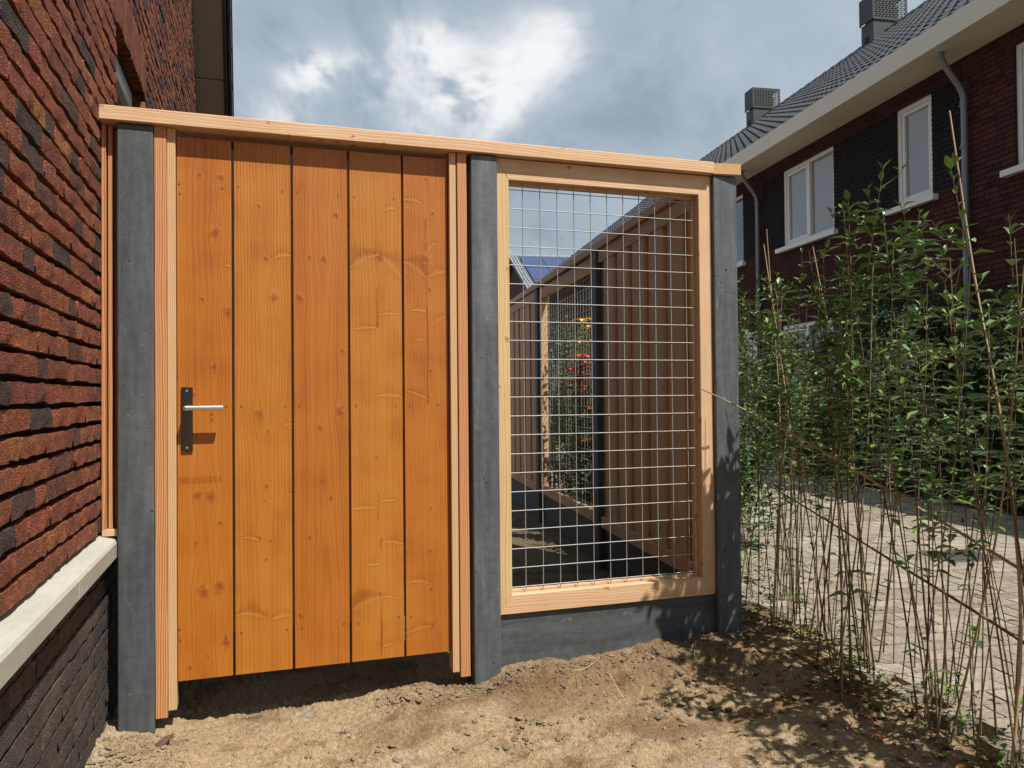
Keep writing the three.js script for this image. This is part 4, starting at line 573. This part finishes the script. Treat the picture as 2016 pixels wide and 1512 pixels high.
{
  const HL = 'young hedge plant with thin upright stems and glossy leaves, beside the corner post', HG = 'young hedge row beside the path', r = rng(404);
  const kinds = [0, 1, 2, 3, 4, 5].map((k) => hedgePlant(5000 + k * 17, { stems: 8, leafy: 3 + (k % 2), h: 1.8, spread: 0.17, lean: 0.3, from: 0.46, prob: 0.78, len: 0.064, step: 0.036, low: 0.07, shoots: [3 + (k % 3), 5] }));
  const line = (z) => 2.3 - 0.17 * z;
  const spots = []; for (let z = -0.62, i = 0; z < 1.75; z += 0.165, i++) spots.push([line(z) + (i % 2 ? 0.1 : -0.05) + (r() - 0.5) * 0.08, z, i]);
  spots.forEach(([x, z, i]) => { const near = z < -0.2 ? 1.0 : z < 0.28 ? 0.88 : z < 0.85 ? 1.07 : 0.96; const G = i < 6 ? kinds[i] : kinds[i % 6].clone(); place(G, 'hedge_plant', HL, 'hedge plant', [x, groundHeight(x, z) - 0.01, z], i < 6 ? 0 : r() * 6.28, HG, (0.92 + 0.12 * r()) * near); });
  // the hedge goes on behind the side fence
  const far = [0, 1].map((k) => hedgePlant(6100 + k * 7, { stems: 16, h: 1.8, spread: 0.26, lean: 0.25, from: 0.1, prob: 0.85, len: 0.056, step: 0.034, low: 0.5, shoots: [2, 3] }));
  for (let u = 1.1, i = 0; u < 5.4; u += 0.34, i++) { const [x, z] = along(u, 0.46 + 0.08 * (i % 3)); place(i < 2 ? far[i] : far[i % 2].clone(), 'hedge_plant', 'bushy hedge plant growing behind the side fence, seen through its wire bay', 'hedge plant', [x, groundHeight(x, z) - 0.01, z], i * 2.1, 'hedge behind the side fence', 0.95 + 0.1 * r()); }
  // tall bare canes and the two bent ones
  const straw = new THREE.MeshStandardMaterial({ color: new THREE.Color(0.6, 0.48, 0.29), map: barkTex, roughness: 0.7 });
  const cane = (pts, r0, label, m) => tag(part(numbered('bare_cane'), tube(pts, (q) => mix(r0, r0 * 0.5, q), 22, 7), m === undefined ? straw : bark[m], scene), label, 'cane');
  cane([[1.98, 0.03, 1.26], [2.02, 0.5, 1.27], [2.04, 0.96, 1.22], [2.055, 1.5, 1.11], [2.067, 2.03, 1.02]], 0.0052, 'tallest bare straw-coloured cane, rising well above the hedge leaves against the downpipe');
  cane([[2.035 - 0.02, 0.55, 1.55], [2.035, 0.647, 1.27], [2.0, 0.83, 0.8], [1.93, 1.0, 0.4], [1.86, 1.1, 0.16], [1.786, 1.172, 0.012]], 0.0056, 'long pale cane bent over from the hedge to rest on the wire panel frame');
  cane([[2.01, 0.38, 1.5], [2.035, 0.448, 1.266], [2.1, 0.57, 0.7], [2.17, 0.67, 0.2], [2.225, 0.735, -0.16]], 0.0055, 'long reddish cane slanting low through the hedge stems', 0);
  for (const [a, b] of [[[2.3, 0.1, -0.2], [2.215, 1.9, -0.12]], [[2.2, 0.1, 0.1], [2.3, 1.86, -0.26]], [[2.2, 0.1, 0.5], [2.168, 1.75, 0.25]], [[2.05, 0.06, 1.0], [2.02, 1.5, 1.3]], [[2.18, 0.08, 0.35], [2.13, 1.62, 0.62]], [[2.2, 0.1, 0.15], [2.12, 1.5, 0.46]]]) { const m = V3((a[0] + b[0]) / 2 + 0.03, (a[1] + b[1]) / 2, (a[2] + b[2]) / 2 + 0.02); const o = cane([a, m, b], 0.0042, 'slender leafless cane standing among the hedge plants'); o.userData.group = 'slender canes in the hedge'; }
}
// leafy shrubs and hedges in the front gardens: leaf clouds round real stems
function leafCloud(seed, count, at, len, cols) {
  const r = rng(seed), g = leafGeo(len, len * 0.5, 0.25, 0.2), m = new THREE.InstancedMesh(g, bushMat, count), c = new THREE.Color(); m.castShadow = m.receiveShadow = true; m.name = 'foliage'; m.userData.kind = 'stuff';
  for (let i = 0; i < count; i++) { const p = at(r); QU.setFromEuler(EU.set(0.4 + r() * 1.4, r() * 6.283, (r() - 0.5) * 1.2, 'YXZ')); const s = 0.6 + 0.8 * r(); m.setMatrixAt(i, M4.compose(p, QU, V3(s, s, s))); const q = cols[Math.floor(r() * cols.length)], k = 0.7 + 0.6 * r(); m.setColorAt(i, c.setRGB(q[0] * k, q[1] * k, q[2] * k)); }
  return m;
}
function shrub(seed, label, [x, y, z], [rx, ry, rz], count, len, cols, group) {
  const t = thing('garden_shrub', label, 'shrub', [x, y, z], 0, group), r = rng(seed), lobes = []; for (let i = 0; i < 12; i++) { const a = r() * 6.283, q = Math.sqrt(r()) * 0.65; lobes.push([Math.cos(a) * q * rx, ry * (0.5 + 1.25 * r()), Math.sin(a) * q * rz, 0.3 + 0.28 * r()]); }
  for (let i = 0; i < 7; i++) { const l = lobes[i]; part('stem', tube([[0, -0.05, 0], [l[0] * 0.4, l[1] * 0.5, l[2] * 0.4], [l[0], l[1], l[2]]], (q) => mix(0.02, 0.006, q), 6, 5), bark[1], t); }
  t.add(leafCloud(seed + 1, count, (q) => { const l = lobes[Math.floor(q() * lobes.length)], th = q() * 6.283, ph = Math.acos(2 * q() - 1), k = Math.pow(q(), 0.45) * l[3]; return V3(l[0] + Math.sin(ph) * Math.cos(th) * k * rx, Math.max(0.03, l[1] + Math.cos(ph) * k * ry), l[2] + Math.sin(ph) * Math.sin(th) * k * rz); }, len, cols)); return t;
}
const G1 = [[0.06, 0.13, 0.03], [0.04, 0.095, 0.025], [0.1, 0.17, 0.04], [0.028, 0.068, 0.02]];
{
  const at = (u, n) => { const [x, z] = along(u, n); return [x, 0.04, z]; };
  shrub(811, 'tall dense green shrub in front of the brick terrace, beside the zinc downpipe', at(5.0, 4.5), [0.75, 1.15, 0.8], 7500, 0.07, G1);
  shrub(812, 'big rounded shrub with small leaves at the path edge, beside the tall dense shrub', at(3.2, 4.55), [0.8, 0.85, 0.8], 6000, 0.065, G1);
  shrub(813, 'loose shrub with purple flower heads in the front garden', at(2.0, 4.9), [0.7, 0.85, 0.7], 3500, 0.075, [[0.04, 0.085, 0.025], [0.03, 0.065, 0.022]]);
  shrub(814, 'far green shrub at the path edge past the terrace windows', at(7.4, 4.4), [0.9, 1.0, 0.9], 4500, 0.075, G1);
  shrub(815, 'dark spreading shrub low under the terrace wall', at(0.3, 5.3), [0.8, 0.8, 0.8], 3000, 0.075, [[0.035, 0.075, 0.025], [0.03, 0.06, 0.022]]);
  const names = ['low hedge across the path, the stretch opposite the bent canes', 'low hedge across the path, the stretch below the purple flowers', 'low hedge across the path, the stretch below the tall dense shrub'];
  [[-3.2, 0.7], [0.7, 3.0], [3.0, 7.5]].forEach(([a, b], k) => { const [x, , z] = at(a, 4.22), t = thing('low_hedge', names[k], 'hedge', [x, 0.03, z], -FA, 'low hedge across the path'), L = b - a; for (let i = 0; i < L / 0.3; i++) part('stem', tube([[0, -0.03, -i * 0.3 - 0.1], [0.04, 0.4, -i * 0.3 - 0.12], [-0.04, 0.9, -i * 0.3 - 0.06]], (q) => mix(0.014, 0.005, q), 4, 5), bark[1], t); t.add(leafCloud(900 + k, Math.round(L * 2300), (q) => { const s = q() * L, hh = 1.02 + 0.13 * n2(s * 2.2 + k * 9, 4); let n = (q() - 0.5) * 0.62, y = 0.05 + hh * Math.pow(q(), 0.7); if (q() < 0.55) { if (q() < 0.6) n = -0.31 + 0.06 * q(); else y = hh - 0.06 * q(); } return V3(n + 0.05 * n2(s * 5, y * 5), y, -s); }, 0.062, G1)); });
  // purple flower heads
  const pet = new THREE.MeshStandardMaterial({ color: new THREE.Color(0.5, 0.12, 0.4), roughness: 0.7, side: THREE.DoubleSide }), [fx, , fz] = at(2.3, 4.3), r = rng(66);
  for (let i = 0; i < 4; i++) { const t = thing('purple_flower', 'purple flower head showing among the shrub leaves across the path', 'flower', [fx + (r() - 0.5) * 0.5, 1.2 + 0.35 * r(), fz + (r() - 0.5) * 0.5], 0, 'purple flower heads'); const q = []; for (let k = 0; k < 26; k++) { const g = leafGeo(0.035, 0.02); QU.setFromEuler(EU.set(r() * 3, r() * 6.3, r() * 3)); g.applyMatrix4(M4.compose(V3((r() - 0.5) * 0.09, (r() - 0.5) * 0.08, (r() - 0.5) * 0.09), QU, V3(1, 1, 1))); q.push(g); } part('petals', mergeGeometries(q), pet, t); part('flower_stalk', tube([[0, -0.5, 0], [0.01, -0.2, 0], [0, 0, 0]], 0.004, 4, 5), bark[1], t); }
}
// lilies and a leafy shrub behind the wire bay of the side fence
{
  const [sx, sz] = along(3.0, 0.95); shrub(850, 'upright leafy shrub behind the wire bay of the side fence', [sx, 0.05, sz], [0.45, 1.0, 0.45], 5200, 0.06, G1); { const [qx, qz] = along(2.1, 0.95); shrub(856, 'rounded leafy shrub behind the wire bay of the side fence, by the yellow flowers', [qx, 0.05, qz], [0.5, 0.8, 0.5], 4500, 0.06, G1); }
  const flower = (cat, name, col, label, spots, group) => { const m = new THREE.MeshStandardMaterial({ color: new THREE.Color(...col), roughness: 0.5, side: THREE.DoubleSide }), r = rng(Math.round(col[1] * 999) + 3); for (const [u, n, h, k] of spots) { const [x, z] = along(u, n), t = thing(name, label, cat, [x, 0.05, z], r() * 6, group); const lv = []; part('flower_stalk', tube([[0, 0, 0], [0.02, h * 0.5, 0.01], [0, h, 0]], 0.005, 8, 5), bark[1], t); leavesAlong(new THREE.CatmullRomCurve3([V3(0, 0, 0), V3(0.02, h * 0.5, 0.01), V3(0, h, 0)]), r, lv, { from: 0, step: 0.05, len: 0.12, prob: 0.9 }); part('foliage', mergeGeometries(lv), leafMat, t); for (let i = 0; i < k; i++) { const a = r() * 6.3, c = V3(Math.cos(a) * 0.06, h - i * 0.055, Math.sin(a) * 0.06), q = []; for (let j = 0; j < 6; j++) { const g = leafGeo(0.1, 0.05, 0.2, 0.5); QU.setFromEuler(EU.set(0.9 + 0.3 * r(), a + j * 1.047, 0, 'YXZ')); g.applyMatrix4(M4.compose(c, QU, V3(1, 1, 1))); q.push(g); } part('flower', mergeGeometries(q), m, t); } } };
  flower('lily', 'orange_lily', [0.85, 0.09, 0.012], 'orange lily in bloom behind the wire bay of the side fence', [[3.02, 0.16, 1.4, 4], [2.93, 0.15, 1.3, 5], [2.84, 0.16, 1.2, 5], [2.95, 0.2, 0.72, 2]], 'orange lilies');
  flower('lily', 'yellow_lily', [0.85, 0.5, 0.03], 'yellow flowers on tall stalk behind the wire bay of the side fence', [[2.72, 0.17, 1.66, 5], [2.2, 0.2, 1.55, 3]], 'yellow flowers');
}

// ------------------------------------------------------------------ clods, litter and odds and ends on the sand
{
  const r = rng(1212), ico = (s) => { const q = rng(s), g = mergeVertices(new THREE.IcosahedronGeometry(1, 1).deleteAttribute('uv').deleteAttribute('normal')), P = g.attributes.position; for (let i = 0; i < P.count; i++) { const k = 0.55 + 0.75 * q(); P.setXYZ(i, P.getX(i) * k, P.getY(i) * k * 0.75, P.getZ(i) * k); } g.computeVertexNormals(); return g; };
  const m = new THREE.InstancedMesh(ico(4), new THREE.MeshStandardMaterial({ roughness: 1 }), 5200), c = new THREE.Color(); m.name = 'sand_clods'; m.userData = { kind: 'stuff', label: 'loose crumbs and clods of sand strewn over the dug ground', category: 'sand' }; m.castShadow = m.receiveShadow = true;
  for (let i = 0; i < 5200; i++) {
    let x, z, s, dark = r() * 0.5; const q = r();
    if (q < 0.13) { x = -0.48 + 0.22 * Math.abs(r() + r() - 1) + 0.12 * r(); z = 0.02 + 0.5 * r(); s = 0.0025 + 0.0095 * r() * r(); dark = 0.1 * r(); }
    else if (q < 0.19) { x = 0.6 + (r() + r() - 1) * 0.22; z = 0.05 + (r() + r() - 1) * 0.14; s = 0.002 + 0.009 * r() * r(); dark = 0.25; }
    else if (q < 0.4) { x = 0.85 + 1.2 * r(); z = 0.01 + 0.22 * r() * r(); s = 0.002 + 0.008 * r() * r(); dark = 0.5 + 0.5 * r(); }
    else { x = -0.45 + 2.6 * r(); z = 1.2 * r(); if (fbm(x * 3 + 2, z * 4, 2) < 0.05 && r() < 0.7) s = 0.0012 + 0.002 * r(); else s = 0.0015 + 0.0085 * r() * r() * r(); dark = 0.15 + 0.75 * r(); }
    if (i < 420) { const cl = [[0.62, 0.06, 0.16, 0.08], [0.86, 0.42, 0.2, 0.12], [1.42, 0.5, 0.2, 0.16], [1.7, 0.3, 0.25, 0.2], [-0.4, 0.22, 0.1, 0.22], [0.15, 0.5, 0.3, 0.15]][i % 6]; x = cl[0] + (r() + r() - 1) * cl[2] * 1.4; z = Math.max(0.02, cl[1] + (r() + r() - 1) * cl[3] * 1.4); s = 0.006 + 0.014 * r() * r(); dark = 0.2 + 0.5 * r(); } QU.setFromEuler(EU.set((r() - 0.5) * 0.8, r() * 6, (r() - 0.5) * 0.8)); m.setMatrixAt(i, M4.compose(V3(x, groundHeight(x, z) + s * 0.12, z), QU, V3(s * (0.8 + 0.5 * r()), s * (0.5 + 0.35 * r()), s))); const C = mix3([0.24, 0.18, 0.11], [0.115, 0.078, 0.045], clamp(dark)); c.setRGB(C[0], C[1], C[2]); m.setColorAt(i, c);
  }
  scene.add(m);
  const chip = part(numbered('bark_piece'), ico(9), new THREE.MeshStandardMaterial({ color: new THREE.Color(0.09, 0.055, 0.035), roughness: 0.9 }), scene, [-0.29, groundHeight(-0.29, 0.16) + 0.012, 0.16]); chip.scale.set(0.034, 0.018, 0.014); chip.rotation.set(0.2, 0.6, 0.35); tag(chip, 'dark brown piece of bark lying on the sand by the post next to the house', 'bark');
  // straw stalks and twigs
  const lay = (name, label, cat, pts, rad, mat, group) => tag(part(numbered(name), tube(pts.map(([x, y, z]) => [x, groundHeight(x, z) + y, z]), (q) => mix(rad, rad * 0.5, q), 8, 5), mat, scene), label, cat, group);
  const straw = new THREE.MeshStandardMaterial({ color: new THREE.Color(0.62, 0.5, 0.27), roughness: 0.8 });
  lay('straw_stalk', 'upright pale straw stalk stuck in the hollow of the sand', 'straw', [[1.27, 0, 0.3], [1.245, 0.04, 0.29], [1.225, 0.085, 0.28]], 0.0017, straw); lay('straw_stalk', 'short forked straw stub beside the upright straw stalk', 'straw', [[1.315, 0, 0.32], [1.33, 0.025, 0.32], [1.345, 0.05, 0.31]], 0.0019, straw);
  lay('straw_stalk', 'thin straw lying on the bank under the wire panel', 'straw', [[1.16, 0.006, 0.09], [1.22, 0.012, 0.07], [1.29, 0.018, 0.05]], 0.0013, straw); lay('straw_stalk', 'pale straw lying by the dark tuft of roots', 'straw', [[1.42, 0.004, 0.42], [1.47, 0.012, 0.4], [1.54, 0.008, 0.38]], 0.0016, straw);
  const tw = (name, label, x, z, n, L, rad) => { const t = thing(name, label, 'twigs', [x, groundHeight(x, z), z]); for (let i = 0; i < n; i++) { const a = r() * 6.3, l = L * (0.4 + 0.6 * r()); part('twig', tube([[(r() - 0.5) * 0.03, 0.003, (r() - 0.5) * 0.03], [Math.cos(a) * l * 0.5, 0.008 + 0.012 * r(), Math.sin(a) * l * 0.5], [Math.cos(a + 0.4) * l, 0.004 + 0.02 * r(), Math.sin(a + 0.4) * l]], (q) => mix(rad, rad * 0.4, q), 6, 4), bark[1], t); } };
  tw('twig_scrap', 'scrap of thin dark twigs on the sand in front of the gate', 0.27, 0.19, 6, 0.06, 0.0013); tw('root_tuft', 'dark tuft of tangled roots on the sand before the wire panel', 1.38, 0.4, 26, 0.045, 0.001); tw('root_tuft', 'loose roots on the sand near the hedge foot', 1.62, 0.62, 14, 0.07, 0.0012); tw('twig_scrap', 'small twig curled on the bank under the wire panel', 1.1, 0.1, 3, 0.06, 0.0014); tw('twig_scrap', 'bits of twig under the canes on dappled sand', 1.78, 0.75, 12, 0.08, 0.0014);
  // brick crumbs
  const bc = new THREE.MeshStandardMaterial({ color: new THREE.Color(0.5, 0.16, 0.07), roughness: 0.95 }); for (const [x, z, s] of [[1.35, 0.02, 0.011], [1.36, 0.26, 0.009], [1.62, 0.2, 0.011], [1.3, 0.55, 0.007], [1.56, 0.3, 0.006], [0.95, 0.5, 0.006]]) { const k = part(numbered('brick_crumb'), ico(20 + Math.round(x * 10)), bc, scene, [x, groundHeight(x, z) + s * 0.3, z]); k.scale.set(s, s * 0.7, s * 0.8); k.rotation.y = x * 9; tag(k, 'small orange brick crumb lying on the sand', 'brick crumb', 'brick crumbs on the sand'); }
  // dead leaves under the hedge
  const dm = new THREE.MeshStandardMaterial({ vertexColors: true, roughness: 0.8, side: THREE.DoubleSide }), dl = []; for (let i = 0; i < 420; i++) { const z = -0.3 + 1.8 * r(), x = 2.12 - 0.13 * z + (r() + r() - 1.1) * 0.35, l = 0.018 + 0.03 * r(), g = leafGeo(l, l * 0.5, 0.3, 0.3 * r()); QU.setFromEuler(EU.set(1.2 + 0.6 * r(), r() * 6.3, (r() - 0.5) * 0.8, 'YXZ')); g.applyMatrix4(M4.compose(V3(x, groundHeight(x, z) + 0.006, z), QU, V3(1, 1, 1))); const k = 0.5 + r(); dl.push(paint(g, r() < 0.2 ? [0.08 * k, 0.12 * k, 0.03] : r() < 0.35 ? [0.3 * k, 0.12 * k, 0.05] : [0.2 * k, 0.15 * k, 0.085 * k])); }
  const litter = part('leaf_litter', mergeGeometries(dl), dm, scene); litter.userData = { kind: 'stuff', label: 'brown dead leaves scattered under the hedge plants', category: 'leaf litter' };
  // low green growth at the hedge foot
  const gl = []; for (let i = 0; i < 46; i++) { const z = -0.35 + 1.75 * r(), x = 2.2 - 0.13 * z + (r() - 0.5) * 0.22, y = groundHeight(x, z), h = 0.06 + 0.16 * r(), c = new THREE.CatmullRomCurve3([V3(x, y, z), V3(x + (r() - 0.5) * 0.06, y + h * 0.5, z + (r() - 0.5) * 0.06), V3(x + (r() - 0.5) * 0.14, y + h, z + (r() - 0.5) * 0.14)]); leavesAlong(c, r, gl, { from: 0, step: 0.014, len: 0.028, prob: 0.85 }); }
  const low = part('ground_growth', mergeGeometries(gl), leafMat, scene); low.userData = { kind: 'stuff', label: 'low green sprigs growing along the foot of the hedge', category: 'ground cover' };
  // grass tufts
  const gm = new THREE.MeshStandardMaterial({ vertexColors: true, roughness: 0.7, side: THREE.DoubleSide }); for (const [x, z, n, h, lab] of [[1.66, 0.2, 26, 0.09, 'thin yellowing grass tuft on the sand before the corner post'], [2.3, 0.75, 40, 0.12, 'green grass tuft at the hedge foot by the path'], [2.32, 0.1, 30, 0.1, 'grass tuft at the hedge foot behind the corner post'], [2.22, 1.25, 34, 0.1, 'grass tuft at the hedge foot under the tallest cane']]) { const b = []; for (let i = 0; i < n; i++) { const g = leafGeo(h * (0.5 + 0.7 * r()), 0.003, 0.2, 0.35 * r()); QU.setFromEuler(EU.set(0.1 + 0.7 * r(), r() * 6.3, 0, 'YXZ')); g.applyMatrix4(M4.compose(V3((r() - 0.5) * 0.1, 0, (r() - 0.5) * 0.08), QU, V3(1, 1, 1))); b.push(paint(g, r() < 0.5 ? [0.22, 0.19, 0.07] : [0.1, 0.15, 0.035])); } const t = part(numbered('grass_tuft'), mergeGeometries(b), gm, scene, [x, groundHeight(x, z) - 0.004, z]); tag(t, lab, 'grass'); }
}
renderer.render(scene, camera);
